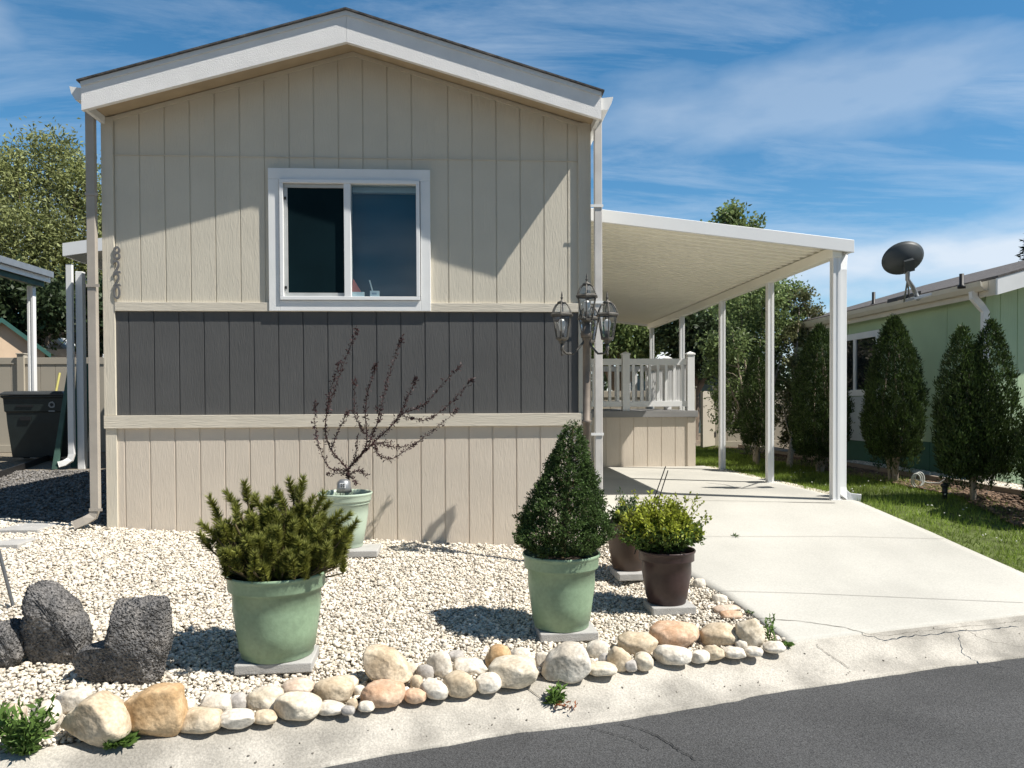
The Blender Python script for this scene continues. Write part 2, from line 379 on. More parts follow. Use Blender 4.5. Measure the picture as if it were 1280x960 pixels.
m_lime = leafm('lime_leaves', (0.34, 0.38, 0.05), 0.4, 0.35, 0.3, 7)
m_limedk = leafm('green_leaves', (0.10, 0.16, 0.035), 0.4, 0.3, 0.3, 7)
m_plum = leafm('plum_leaves', (0.060, 0.032, 0.033), 0.5, 0.25, 0.3, 7)
m_sagelf = leafm('grey_green_leaves', (0.10, 0.15, 0.06), 0.4, 0.3, 0.3, 7)
m_arb = leafm('arborvitae_sprays', (0.042, 0.070, 0.016), 0.60, 0.2, 0.35, 3)
m_willow = leafm('olive_tree_leaves', (0.25, 0.275, 0.108), 0.45, 0.35, 0.3, 0.7)
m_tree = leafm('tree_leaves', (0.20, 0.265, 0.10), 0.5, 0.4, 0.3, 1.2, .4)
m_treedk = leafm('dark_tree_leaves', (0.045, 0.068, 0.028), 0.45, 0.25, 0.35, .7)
m_conifer = leafm('conifer_needles', (0.022, 0.036, 0.018), 0.4, 0.15, 0.3, 1)
m_weed = leafm('weed_leaves', (0.13, 0.22, 0.05), 0.35, 0.3, 0.25, 12)
m_weedred = leafm('dried_red_leaves', (0.20, 0.075, 0.035), 0.35, 0.3, 0.25, 12)
m_grass = leafm('grass_blades', (0.19, 0.26, 0.042), 0.5, 0.35, 0.4, 1.2)
m_bark_mulch = mat('bark_mulch', (0.11, 0.075, 0.05), 0.95, var=0.5, scale=40, bump=1, bscale=45, bdist=.03, fine=.4, fscale=80)
m_straw = mat('dandelion_heads', (0.62, 0.62, 0.52), 0.9, island=.2)
m_steel = mat('grey_steel_rod', (0.16, 0.165, 0.17), 0.4, metal=.5)
m_red = mat('pinkish_red_figure', (0.62, 0.16, 0.13), 0.6)
m_card = mat('white_card', (0.75, 0.76, 0.76), 0.7)

# ------------------------------------------------------------------ ground heights
def yb(x):                                                       # back of the kerb
    return np.interp(x, [-60, -1.82, 1.78, 3.6, 60], [-14.95, 3.09, 4.205, 4.66, 17.0])
def sdist(x, y): return (y - yb(x)) * 0.955
def zg(x, y):                                                    # gravel bed
    s = np.maximum(sdist(x, y), 0)
    k = np.clip(0.065 - 0.0117 * np.asarray(x), 0.045, 0.100)
    z0 = np.minimum(0.12 + s * k, 0.47 + 0.004 * s)
    w = np.clip(1 - (np.interp(y, LYG, LXG) - np.asarray(x)) / .55, 0, 1) * (np.asarray(y) < 6.4); w = w * w * (3 - 2 * w)
    return z0 + w * np.maximum(zd(x, y) - .016 - z0, 0)
LYG, LXG = [-60, 20], [99, 99]
def zd(x, y):                                                    # driveway
    b = yb(x); t = np.clip((y - b) / (6.95 - b), 0, 1)
    return 0.12 + 0.42 * t * (1 - 0.12 * (1 - t) * 2)
def zc(x, y):
    a = ya(x); b = yb(x) + .03; v = (y - a) / (b - a); t = np.clip((v - .12) / .88, 0, 1); t = t * t * (3 - 2 * t); return .010 + .108 * t
def zk(x, y): return np.where(y > yb(x) + .03, zg(x, y), zc(x, y))
def zl(x, y): return zd(x, y) - 0.012 + 0.03 * np.clip((np.asarray(x) - 3.9) / 1.0, 0, 1)
def fbm(x, y, s=0):
    x = np.asarray(x); y = np.asarray(y)
    return (np.sin(x * 1.7 + 3.1 * np.sin(y * .9 + s) + s) + np.sin(y * 2.3 + 1.7 * np.sin(x * 1.3 + 2 * s)) + .5 * np.sin(x * 5.1 + y * 4.3 + s) + .5 * np.sin(x * 4.1 - y * 6.3 + s)) / 3

def grid_obj(name, us, vs, fn, mat_, **k):
    P = np.array([[fn(u, v) for v in vs] for u in us], np.float32); nu, nv = len(us), len(vs)
    idx = np.arange(nu * nv).reshape(nu, nv)
    Fq = np.stack([idx[:-1, :-1], idx[1:, :-1], idx[1:, 1:], idx[:-1, 1:]], -1).reshape(-1, 4)
    return np_obj(name, P.reshape(-1, 3), Fq, mat_, smooth=True, **k)

# terrain under everything, out to the horizon
g = MB(); dirv = Vector((0.955, 0.296, 0)); nv_ = Vector((-0.296, 0.955, 0)); P0 = Vector((0, 3.65, 0))
prof = [(-400, -0.06), (-1.0, -0.06), (0.1, 0.0), (1.0, 0.08), (3.2, 0.22), (5.5, 0.36), (10, 0.42), (900, 0.42)]
vs = []
for s_, z_ in prof:
    for u_ in (-900, -60, -8, 8, 60, 900): p = P0 + dirv * u_ + nv_ * s_; vs.append((p.x, p.y, z_))
g.add(vs, [(i * 6 + j, i * 6 + j + 1, (i + 1) * 6 + j + 1, (i + 1) * 6 + j) for i in range(len(prof) - 1) for j in range(5)], True)
tag(g.build('ground', m_earth), kind='structure')

# road
edge_px = [(400, 959), (440, 951), (490, 942), (560, 931), (640, 917), (700, 910), (767, 902), (820, 892), (879, 883), (930, 874), (938, 870), (991, 862), (1050, 853), (1100, 846), (1186, 833), (1280, 821)]
ep = [onZ(x, y, 0.0) for x, y in edge_px]
ex = [-60] + [p.x for p in ep] + [60]
ey = [ep[0].y - (60 + ep[0].x) * 0.31] + [p.y for p in ep] + [ep[-1].y + (60 - ep[-1].x) * 0.22]
def ya(x): return np.interp(x, ex, ey)
xs = np.concatenate([np.linspace(-60, -5, 12), np.linspace(-4.6, 8, 160), np.linspace(8.6, 60, 12)])
grid_obj('road', list(xs), [0, .4, .75, .9, 1], lambda x, v: (x, -30 + v * (float(ya(x)) + .15 + 30), -0.004 + 0.0 * v), m_asph)
tag(bpy.data.objects['road'], kind='structure')
# rolled concrete kerb
def curb_pt(x, v):
    a = float(ya(x)) + 0.006 * math.sin(x * 9) * math.sin(x * 3.7 + 1) + 0.003 * math.sin(x * 31) + .002 * math.sin(x * 83); b = float(yb(x)) + 0.03
    t = max(0, (v - 0.12) / 0.88); t = t * t * (3 - 2 * t)
    z = 0.010 + 0.108 * t if v > 0 else -0.01
    return (x, a + (b - a) * v, z)
tag(grid_obj('kerb', list(xs), [0, 0.012, .06, .12, .25, .4, .55, .7, .85, 1.0], curb_pt, m_curb), kind='structure')

# driveway slab
dl = [onG(985, 802, zd), onG(940, 768, zd), onG(900, 740, zd), onG(868, 722, zd)]
ly = [3.9] + [p.y for p in dl] + [6.5, 6.6, 20]
lx = [dl[0].x + .05] + [p.x for p in dl] + [1.10, 1.06, 1.06]
dr = [onG(1280, 716, zd), onG(1160, 663, zd)]
ry = [4.4, dr[0].y, dr[1].y, 7.0, 8.6, 10.5, 20]
rx = [dr[0].x + .06, dr[0].x, dr[1].x, 3.64, 3.58, 3.42, 3.42]
LYG, LXG = ly, lx
def xl(y): return float(np.interp(y, ly, lx))
def xr(y): return float(np.interp(y, ry, rx))
def drive_pt(v, u):
    # v 0..1 along the drive, u 0..1 across; starts on the slanting kerb line
    yy = 5.0 + (10.86 - 5.0) * v
    a, b = xl(yy), xr(yy)
    x = a + (b - a) * u
    return (x, yy, float(zd(x, yy)))
vsl = np.linspace(0, 1, 40)
Vd = []
us_ = np.linspace(0, 1, 30)
rows = []
for k in range(14):                                             # apron between the kerb line and y = 5
    t = k / 14
    row = []
    for u in us_:
        yk = None
        a, b = xl(4.35), xr(4.7)
        xk = a + (b - a) * u; y0 = float(yb(xk)) + .02
        a1, b1 = xl(5.0), xr(5.0); x1 = a1 + (b1 - a1) * u
        if t == 0: pass
        yy = y0 + (5.0 - y0) * t; x = xk + (x1 - xk) * t
        # keep the left and right borders on their measured lines
        if u == 0: x = xl(max(yy, 4.2))
        if u == us_[-1]: x = xr(yy)
        row.append((x, yy, float(zd(x, yy)) + .002))
    rows.append(row)
rows.insert(0, [(p_[0], p_[1] - .004, p_[2] - .07) for p_ in rows[0]])
for v in vsl: rows.append([drive_pt(v, u) for u in us_])
# side skirts so the slab has thickness
rows = [[(r_[0][0], r_[0][1], r_[0][2] - .12)] + r_ + [(r_[-1][0], r_[-1][1], r_[-1][2] - .12)] for r_ in rows]
P = np.array(rows); nr, nc = P.shape[:2]; idx = np.arange(nr * nc).reshape(nr, nc)
Fq = np.stack([idx[:-1, :-1], idx[:-1, 1:], idx[1:, 1:], idx[1:, :-1]], -1).reshape(-1, 4)
drive = tag(np_obj('driveway', P.reshape(-1, 3), Fq, m_conc), kind='structure')
def ground_line(pxs, zf, w, name, m_, parent, jit=0.0, sub=8, lift=.005):
    pts = []
    for (a, b) in zip(pxs[:-1], pxs[1:]):
        for k in range(sub):
            t = k / sub; pts.append(onG(a[0] + (b[0] - a[0]) * t, a[1] + (b[1] - a[1]) * t, zf))
    pts.append(onG(*pxs[-1], zf))
    V = []
    for i, p in enumerate(pts):
        d = (pts[min(i + 1, len(pts) - 1)] - pts[max(i - 1, 0)]); d.z = 0; d.normalize(); nrm = Vector((-d.y, d.x, 0))
        q = p + nrm * random.uniform(-jit, jit); ww = w * random.uniform(.45, 1.25) if jit else w
        for sg in (-1, 1):
            r_ = q + nrm * sg * ww / 2; V.append((r_.x, r_.y, float(zf(r_.x, r_.y)) + lift))
    Fq = [(2 * i, 2 * i + 1, 2 * i + 3, 2 * i + 2) for i in range(len(pts) - 1)]
    return np_obj(name, V, Fq, m_, parent=parent)
ground_line([(870, 771), (940, 773), (1000, 777), (1055, 785), (1080, 792)], zd, .006, 'crack', m_crack, drive, .004)
ground_line([(1080, 793), (1110, 795), (1150, 790), (1200, 785), (1245, 780), (1279, 777)], zd, .008, 'crack', m_crack, drive, .010)
ground_line([(1205, 786), (1222, 797), (1240, 803), (1279, 810)], zd, .006, 'crack', m_crack, drive, .009)
ground_line([(897, 739), (1000, 742), (1279, 754)], zd, .004, 'joint', m_joint, drive, 0)
ground_line([(880, 671), (1060, 671), (1180, 674)], zd, .0035, 'joint', m_joint, drive, 0)
ground_line([(790, 624), (1044, 629)], zd, .012, 'joint', m_joint, drive, 0)

road_o = bpy.data.objects['road']
ground_line([(774, 905), (800, 911), (822, 920), (846, 936), (870, 950)], lambda x, y: 0.0, .006, 'crack', m_tar, road_o, .006, 8, .002)
ground_line([(735, 909), (780, 921), (812, 938)], lambda x, y: 0.0, .004, 'crack', m_tar, road_o, .006, 8, .002)
ground_line([(1020, 806), (1030, 816), (1048, 826), (1062, 836)], zk, .005, 'crack', m_crack, bpy.data.objects['kerb'], .006, 6, .006)
ground_line([(655, 858), (690, 884)], zk, .004, 'joint', m_crack, bpy.data.objects['kerb'], .001, 6, .006)
# gravel bed base
gxs = np.linspace(-12, 2.0, 90); 
def gp(x, v):
    a = float(yb(x)) + .02; b = 6.9 if x > -2.6 else 16.5
    y = a + (b - a) * v
    return (x, y, float(zg(x, y)) - .012)
tag(grid_obj('gravel_bedding', list(gxs), list(np.linspace(0, 1, 60) ** 1.3), gp, m_gbase), kind='structure')

def ico(sub):
    b = bmesh.new(); bmesh.ops.create_icosphere(b, subdivisions=sub, radius=1.0)
    V = np.array([v.co for v in b.verts], np.float32); Fc = np.array([[v.index for v in f.verts] for f in b.faces], np.int32); b.free(); return V, Fc
IV, IF = ico(1)
def pebbles(pts, size, name, m_, flat=.72, smooth=False, **k):
    n = len(pts); nvv = len(IV)
    jit = 1 + rng.normal(0, .16, (n, nvv, 1))
    V = IV[None] * jit * np.exp(rng.normal(0, .20, (n, 1, 3)))
    q = rng.normal(size=(n, 4)); q /= np.linalg.norm(q, axis=1)[:, None]
    w, x, y, z = q.T
    Rm = np.stack([1 - 2 * (y * y + z * z), 2 * (x * y - z * w), 2 * (x * z + y * w), 2 * (x * y + z * w), 1 - 2 * (x * x + z * z), 2 * (y * z - x * w),
                   2 * (x * z - y * w), 2 * (y * z + x * w), 1 - 2 * (x * x + y * y)], -1).reshape(n, 3, 3)
    V = np.einsum('nij,nvj->nvi', Rm, V); V[..., 2] *= flat
    V = V * size[:, None, None] + pts[:, None, :]
    Fc = (IF[None] + (np.arange(n) * nvv)[:, None, None]).reshape(-1, 3)
    return np_obj(name, V.reshape(-1, 3), Fc, m_, smooth=smooth, **k)
def scatter(n, x0, x1, y0, y1):
    return rng.uniform(x0, x1, n), rng.uniform(y0, y1, n)
X_, Y_ = scatter(270000, -4.9, 1.95, 2.1, 7.1)
lxx = np.interp(Y_, ly, lx)
ok = (Y_ > yb(X_) + .05) & (X_ < lxx - .005 + .03 * fbm(X_ * 9, Y_ * 9)) & ((X_ < -2.9) | (Y_ < 6.44)) & (Y_ < 6.47 - .40 * np.minimum(X_ + 2.95, 0)) & (X_ > -0.78 * Y_ + .02 * Y_ - .55)
X1, Y1 = X_[ok], Y_[ok]
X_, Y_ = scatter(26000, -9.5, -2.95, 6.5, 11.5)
ok = Y_ > 6.47 - .40 * (X_ + 2.95); X2, Y2 = X_[ok], Y_[ok]  # darkened gravel begins along the edge of the house shadow
tag(pebbles(np.stack([X2, Y2, zg(X2, Y2) + rng.uniform(-.01, .008, len(X2))], -1), rng.uniform(.009, .02, len(X2)), 'side_yard_gravel', m_shadegravel), 'crushed gravel of the side yard left of the house, its colour darkened as painted shade', 'gravel', kind='stuff')
Xp, Yp = X1, Y1
sz = np.clip(np.exp(rng.normal(math.log(.0088), .28, len(Xp))), .005, .019)
Zp = zg(Xp, Yp) + rng.uniform(-.014, .010, len(Xp)) + .006 * fbm(Xp * 2, Yp * 2)
tag(pebbles(np.stack([Xp, Yp, Zp], -1), sz, 'white_gravel', m_pebble), 'white and cream crushed gravel covering the bed before the house', 'gravel', kind='stuff')
# stray grit on the kerb and road
Xs, Ys = scatter(1500, -1.4, 3.6, 2.9, 4.7)
ok = (Ys > ya(Xs) + .05) & (Ys < yb(Xs)) & (rng.uniform(size=1500) < .10 + .6 * (Ys < ya(Xs) + .16)); Xs, Ys = Xs[ok], Ys[ok]
def zc(x, y):
    a = ya(x); b = yb(x) + .03; v = (y - a) / (b - a); t = np.clip((v - .12) / .88, 0, 1); t = t * t * (3 - 2 * t); return .010 + .108 * t
m_grit = mat('loose_grit', (0.22, 0.20, 0.17), 0.9, var=.3, island=.5)
tag(pebbles(np.stack([Xs, Ys, zc(Xs, Ys) + .002], -1), rng.uniform(.002, .0065, len(Xs)), 'loose_grit', m_grit), 'scattered loose grit lying on the concrete kerb', 'grit', kind='stuff')

# ------------------------------------------------------------------ THE HOUSE
YW = 6.45
HX0, HX1, RX0, RX1, RXM = -2.925, 1.055, -2.925, 1.093, -0.914
ZPK, ZEV = 4.537, 3.946
YB = 21.5
house = thing('manufactured_home', 'beige gabled manufactured home with charcoal siding band and sliding window', 'house', (-0.93, YW, 0.3))
def ztop(x): return ZPK - .145 - (ZPK - ZEV) / (RX1 - RXM) * abs(x - RXM)
WX0, WX1, WZ1 = -1.55, -.33, 3.36
s_ = MB()
s_.siding((HX0 + .0, YW, 0), (1, 0, 0), (0, -1, 0), WX0 - HX0, 2.30, lambda t: ztop(HX0 + t), .2, .09)
s_.siding((WX1, YW, 0), (1, 0, 0), (0, -1, 0), HX1 - WX1, 2.30, lambda t: ztop(WX1 + t), .2, .195)
s_.siding((WX0, YW, 0), (1, 0, 0), (0, -1, 0), WX1 - WX0, WZ1, lambda t: ztop(WX0 + t), .2, .015 + .1, breaks=(RXM - WX0,))
s_.build('wall_siding', m_siding, house)
s_ = MB(); s_.box(HX0 + .03, HX1 - .03, YW - .0105, YW - .0045, ztop(HX0) - .42 + .12, ztop(HX0) - .42 + .123)  # sheet seam
s_.build('siding_seam', m_trim, house)
s_ = MB().siding((HX0 + .06, YW - .002, 0), (1, 0, 0), (0, -1, 0), HX1 - HX0 - .12, 1.385, 2.245, .2, .13); s_.build('charcoal_band', m_band, house)
s_ = MB().siding((HX0 + .04, YW - .004, 0), (1, 0, 0), (0, -1, 0), HX1 - HX0 - .05, lambda t: float(zg(HX0 + t, YW)) - .03, 1.30, .2, .11, gw=.014, gd=.006); s_.build('skirting', m_skirt, house)
def board(name, x0, x1, z0, z1, m_, y0=YW - .022, y1=YW + .01, bev=.002): return MB().box(x0, x1, y0, y1, z0, z1).build(name, m_, house, bevel=bev)
board('trim_board', HX0 + .09, HX1 - .105, 2.236, 2.308, m_trim, YW - .026)
board('trim_board', HX0 - .003, HX1 + .008, 1.282, 1.387, m_trim, YW - .034)
board('corner_board', HX0 - .004, HX0 + .088, 1.389, 3.80, m_trimv, YW - .021)
board('corner_board', HX1 - .103, HX1 + .004, 1.389, 3.82, m_trimv, YW - .021)
board('corner_board', HX0 + .004, HX0 + .09, .40, 1.280, m_trimv, YW - .019)
board('corner_board', HX1 - .085, HX1 + .004, .20, 1.280, m_trimv, YW - .019)
sw = MB()
sw.siding((HX1, YW, 0), (0, 1, 0), (1, 0, 0), YB - YW, .1, 3.80, .2, .1); sw.siding((HX0, YB, 0), (0, -1, 0), (-1, 0, 0), YB - YW, .1, 3.80, .2, .1)
sw.siding((HX1, YB, 0), (-1, 0, 0), (0, 1, 0), HX1 - HX0, .1, lambda t: ztop(HX1 - t), .2, .1, breaks=(HX1 - RXM,))
sw.build('side_wall', m_siding, house)
# roof
YF = YW - .34
rf = MB()
for sx, xe in ((-1, RX0), (1, RX1)):
    ex_ = xe + sx * .02; dz = (ZPK - ZEV) / abs(xe - RXM) * .02
    a = [(RXM, YF - .032, ZPK + .004), (ex_, YF - .032, ZEV - dz + .004), (ex_, YF - .032, ZEV - dz + .016), (RXM, YF - .032, ZPK + .017)]
    rf.prism(a, (0, YB + .3 - YF, 0))
roof = rf.build('roof', m_shingle, house)
dm = MB()
for sx, xe in ((-1, RX0), (1, RX1)):
    dm.prism([(RXM, YF - .012, ZPK + .002), (xe, YF - .012, ZEV + .002), (xe, YF - .012, ZEV - .032), (RXM, YF - .012, ZPK - .032)], (0, .010, 0))
dm.build('drip_edge', m_greyedge, roof)
for sx, xe in ((-1, RX0), (1, RX1)):
    q = MB().prism([(RXM + sx * .001, YF, ZPK), (xe, YF, ZEV), (xe, YF, ZEV - .212), (RXM + sx * .001, YF, ZPK - .236)], (0, .04, 0)); q.build('rake_fascia', m_fascia, house)
    q = MB().prism([(RXM, YF + .04, ZPK - .162), (xe, YF + .04, ZEV - .150), (xe, YF + .04, ZEV - .140), (RXM, YF + .04, ZPK - .152)], (0, .31, 0)); q.build('soffit', m_soffit, house)
    q = MB().prism([(RXM, YW - .012, ZPK - .165), (xe - sx * .03, YW - .012, ZEV - .153), (xe - sx * .03, YW - .012, ZEV - .185), (RXM, YW - .012, ZPK - .198)], (0, .010, 0)); q.build('frieze_board', m_siding, house)
    # eave fascia + gutter along the side
    MB().box(min(xe, xe - sx * .03), max(xe, xe - sx * .03), YF + .042, YB + .3, ZEV - .20, ZEV - .004).build('eave_fascia', m_white, house)
    gx = xe + sx * .002
    prof_ = [(0, -.035), (0.0, -.125), (.055, -.125), (.085, -.075), (.098, -.03), (.098, -.022), (.090, -.022), (.083, -.07), (.05, -.118), (.006, -.118), (.006, -.035)]
    gm_ = MB(); poly = [(gx + sx * a, YF + .03, ZEV + b) for a, b in prof_]; gm_.prism(poly, (0, YB - YF, 0))
    cap_ = [(gx, YF + .026, ZEV - .035), (gx, YF + .026, ZEV - .125), (gx + sx * .055, YF + .026, ZEV - .125), (gx + sx * .085, YF + .026, ZEV - .075), (gx + sx * .098, YF + .026, ZEV - .022)]
    gm_.prism(cap_, (0, .003, 0)); gm_.build('gutter', m_alum, house)
# downspouts
def spout(path, w, d, name, m_, parent):
    """rectangular pipe along a path in world space, width along x, depth along y"""
    mb = MB(); pts = [Vector(p) for p in path]; vs = []
    for i, p in enumerate(pts):
        t = (pts[min(i + 1, len(pts) - 1)] - pts[max(i - 1, 0)]).normalized()
        ref = Vector((0, 1, 0)) if abs(t.y) < .7 else Vector((1, 0, 0))
        u = ref.cross(t).normalized(); v = t.cross(u)
        for a, b in ((-1, -1), (1, -1), (1, 1), (-1, 1)): vs.append(p + u * a * w / 2 + v * b * d / 2)
    fs = [(i * 4 + k, i * 4 + (k + 1) % 4, i * 4 + 4 + (k + 1) % 4, i * 4 + 4 + k) for i in range(len(pts) - 1) for k in range(4)]
    n = len(pts); fs += [(0, 1, 2, 3), tuple(4 * (n - 1) + k for k in (3, 2, 1, 0))]
    mb.add(vs, fs); return mb.build(name, m_, parent, bevel=.004)
zl0 = float(zg(-2.98, YW))
xd = -2.99
spout([(xd + .0, YW - .055, 3.86), (xd, YW - .055, zl0 + .16), (xd - .02, YW - .06, zl0 + .10), (xd - .07, YW - .08, zl0 + .07), (xd - .15, YW - .10, zl0 + .035)], .068, .05, 'downspout', m_spout, house)
for zz in (3.15, 2.42, .62):
    MB().box(xd - .038, HX0 + .0, YW - .088, YW - .083, zz, zz + .022).build('downspout_strap', m_spout, house)
xd2 = 1.112
spout([(xd2, YW - .055, 3.86), (xd2, YW - .055, .42)], .064, .05, 'downspout', mat('greyish_downspout', (.60, .57, .53), .4), house)
for zz in (3.1, 2.3, 1.2):
    MB().box(HX1 - .01, xd2 + .04, YW - .089, YW - .0845, zz, zz + .022).build('downspout_strap', m_alum, house)
# window
win = MB()
cx0, cx1, cz0, cz1 = -1.603, -.284, 2.238, 3.405
for a in ((cx0, cx1, 3.315, cz1), (cx0, WX0 + .035, cz0, 3.3148), (WX1 - .035, cx1, cz0, 3.3148), (WX0 + .0352, WX1 - .0352, cz0, 2.325)):
    win.box(a[0], a[1], YW - .034, YW + .02, a[2], a[3])
window = win.build('window', m_white, house, bevel=.003)
fr = MB(); ix0, ix1, iz0, iz1 = WX0 + .04, WX1 - .04, 2.327, 3.312
for a in ((ix0, ix1, iz1 - .03, iz1), (ix0, ix1, iz0, iz0 + .03), (ix0, ix0 + .03, iz0 + .03, iz1 - .03), (ix1 - .03, ix1, iz0 + .03, iz1 - .03)): fr.box(a[0], a[1], YW - .050, YW + .05, a[2], a[3])
fr.build('window_frame', m_vinyl, window, bevel=.003)
xm = -.962
MB().box(xm - .028, xm + .028, YW - .046, YW + .048, iz0 + .0305, iz1 - .0305).build('meeting_rail', m_vinyl, window, bevel=.003)
sa = MB(); lx0, lx1 = ix0 + .031, xm - .029
for a in ((lx0, lx1, iz1 - .062, iz1 - .032), (lx0, lx1, iz0 + .032, iz0 + .062), (lx0, lx0 + .03, iz0 + .0622, iz1 - .0622)): sa.box(a[0], a[1], YW - .022, YW + .012, a[2], a[3])
sa.build('sash', mat('grey_sash', (.45, .46, .45), .5), window, bevel=.002)  # plain grey sash, darker than the white frame
MB().box(lx0 + .03, lx1, YW - .014, YW - .011, iz0 + .062, iz1 - .062).build('insect_screen', m_screen, window)
for zz in (3.15, 2.42): MB().box(lx0 + .004, lx0 + .02, YW - .03, YW - .0225, zz, zz + .022).build('latch', m_black, window)
MB().box(xm + .03, ix1 - .031, YW - .004, YW + .002, iz0 + .031, iz1 - .031).build('pane', m_glass, window)
MB().box(ix0 + .0, ix1, YW + .125, YW + .135, iz0 - .05, iz1 + .05).build('blind', m_shade, window)
MB().box(xm + .03, ix1 - .03, YW + .06, YW + .11, iz1 - .075, iz1 - .02).build('blind_rail', m_paleroof, window)
MB().box(ix0 - .02, ix1 + .02, YW + .004, YW + .123, iz0 + .0305, iz0 + .034).build('inner_sill', m_vinyl, window)
# sill objects
zs = iz0 + .035
hx = onY(447, 372, YW + .02).x
t_ = thing('paper_house', 'small red and white paper house on the window sill', 'ornament', (hx, YW + .028, zs))
MB().box(hx - .045, hx + .055, YW + .008, YW + .048, zs, zs + .04).build('base', m_card, t_)
MB().prism([(hx - .045, YW + .012, zs + .041), (hx + .03, YW + .012, zs + .041), (hx - .005, YW + .012, zs + .10), (hx - .035, YW + .012, zs + .15)], (0, .03, 0)).build('roof', m_red, t_)
hx = onY(468, 368, YW + .02).x
t_ = thing('card_box', 'little white card box with open flap on the window sill', 'box', (hx, YW + .028, zs))
MB().box(hx - .035, hx + .04, YW + .008, YW + .048, zs, zs + .05).build('box', m_card, t_)
MB().box(hx - .02, hx + .02, YW + .005, YW + .0075, zs + .018, zs + .034).build('print', mat('grey_print', (.35, .4, .48), .7), t_)
MB().obox((hx - .028, YW + .028, zs + .095), (.005, 0, 0), (0, .006, 0), (-.012, 0, .045)).build('flap', m_card, t_)
# house numbers 8 2 2 0
for ch, py in (('8', 317), ('2', 334), ('2', 350), ('0', 366)):
    cu = bpy.data.curves.new('digit', 'FONT'); cu.body = ch; cu.size = .150; cu.extrude = .006; cu.bevel_depth = .001; cu.align_x = 'CENTER'; cu.align_y = 'CENTER'; cu.offset = .0015
    to = bpy.data.objects.new('digit', cu); COL.objects.link(to)
    dg = bpy.context.evaluated_depsgraph_get(); me = bpy.data.meshes.new_from_object(to.evaluated_get(dg))
    bpy.data.objects.remove(to)
    c_ = onY(148, py + 1, YW)
    me.transform(Matrix.Translation((c_.x - house.location.x, YW - .026 - house.location.y, c_.z - house.location.z)) @ Matrix.Rotation(R(90), 4, 'X') @ Matrix.Scale(.80, 4, (1, 0, 0)))
    link_mesh('house_number', me, m_number, house)

# ------------------------------------------------------------------ carport
cp = thing('carport', 'white flat carport awning on slim posts over the driveway', 'carport', (2.4, 9.0, .54))
CY0, CY1, CXL, CXR, CZL, CZR = 6.98, 14.6, HX1 + .004, 3.62, 3.245, 2.965
def cz(x): return CZL + (CZR - CZL) * (x - CXL) / (CXR - CXL)
pan = MB(); prf = []
y = CY0 + .03; per = .152
while y < CY1 - per:
    prf += [(y, 0), (y + .115, 0), (y + .120, -.022), (y + .147, -.022)]; y += per
prf.append((y, 0))
vs = []
for yy, d in prf: vs += [(CXL, yy, cz(CXL) - .035 + d), (CXR - .03, yy, cz(CXR - .03) - .035 + d)]
pan.add(vs, [(2 * i, 2 * i + 1, 2 * i + 3, 2 * i + 2) for i in range(len(prf) - 1)])
pan.build('roof_pan', m_pan, cp)
MB().prism([(CXL, CY0 + .03, cz(CXL)), (CXR, CY0 + .03, cz(CXR)), (CXR, CY0 + .03, cz(CXR) + .006), (CXL, CY0 + .03, cz(CXL) + .006)], (0, y - CY0, 0)).build('roof_sheet', m_alum, cp)
MB().prism([(CXL, CY0, cz(CXL) + .012), (CXR + .004, CY0, cz(CXR) + .012), (CXR + .004, CY0, cz(CXR) - .105), (CXL, CY0, cz(CXL) - .105)], (0, .028, 0)).build('front_fascia', m_vinyl, cp, bevel=.004)
MB().prism([(CXL, y + .04, cz(CXL) + .012), (CXR, y + .04, cz(CXR) + .012), (CXR, y + .04, cz(CXR) - .09), (CXL, y + .04, cz(CXL) - .09)], (0, .028, 0)).build('rear_fascia', m_vinyl, cp)
MB().box(CXR - .022, CXR, CY0 + .03, y, cz(CXR) - .10, cz(CXR) + .010).build('side_gutter', m_vinyl, cp)
MB().box(3.435, 3.525, CY0 + .04, y - .1, cz(3.48) - .155, cz(3.48) - .058).build('beam', m_pan, cp, bevel=.003)
ZBEAM = cz(3.48) - .156
for px_, yy in ((3.485, 7.07), (3.48, 8.62), (3.48, 10.26), (3.48, 12.2), (3.48, 14.2)):
    pm = MB(); w = .036
    prf2 = [(-w, -w), (-.012, -w), (-.010, -w + .008), (.010, -w + .008), (.012, -w), (w, -w), (w, -.012), (w - .008, -.010), (w - .008, .010), (w, .012), (w, w), (-w, w), (-w, .012), (-w + .008, .010), (-w + .008, -.010), (-w, -.012)]
    pm.prism([(px_ + a, yy + b, .53) for a, b in prf2], (0, 0, ZBEAM - .53 + .002)); po = pm.build('post', m_vinyl, cp)
    MB().box(px_ - .055, px_ + .055, yy - .045, yy + .045, .537, .547).build('base_plate', m_alum, po)
spout([(3.60, 7.16, 2.87), (3.585, 7.14, 2.80), (3.572, 7.12, 2.72), (3.572, 7.12, .66), (3.585, 7.11, .60), (3.63, 7.08, .565), (3.72, 7.03, .555)], .078, .055, 'downspout', m_vinyl, cp)

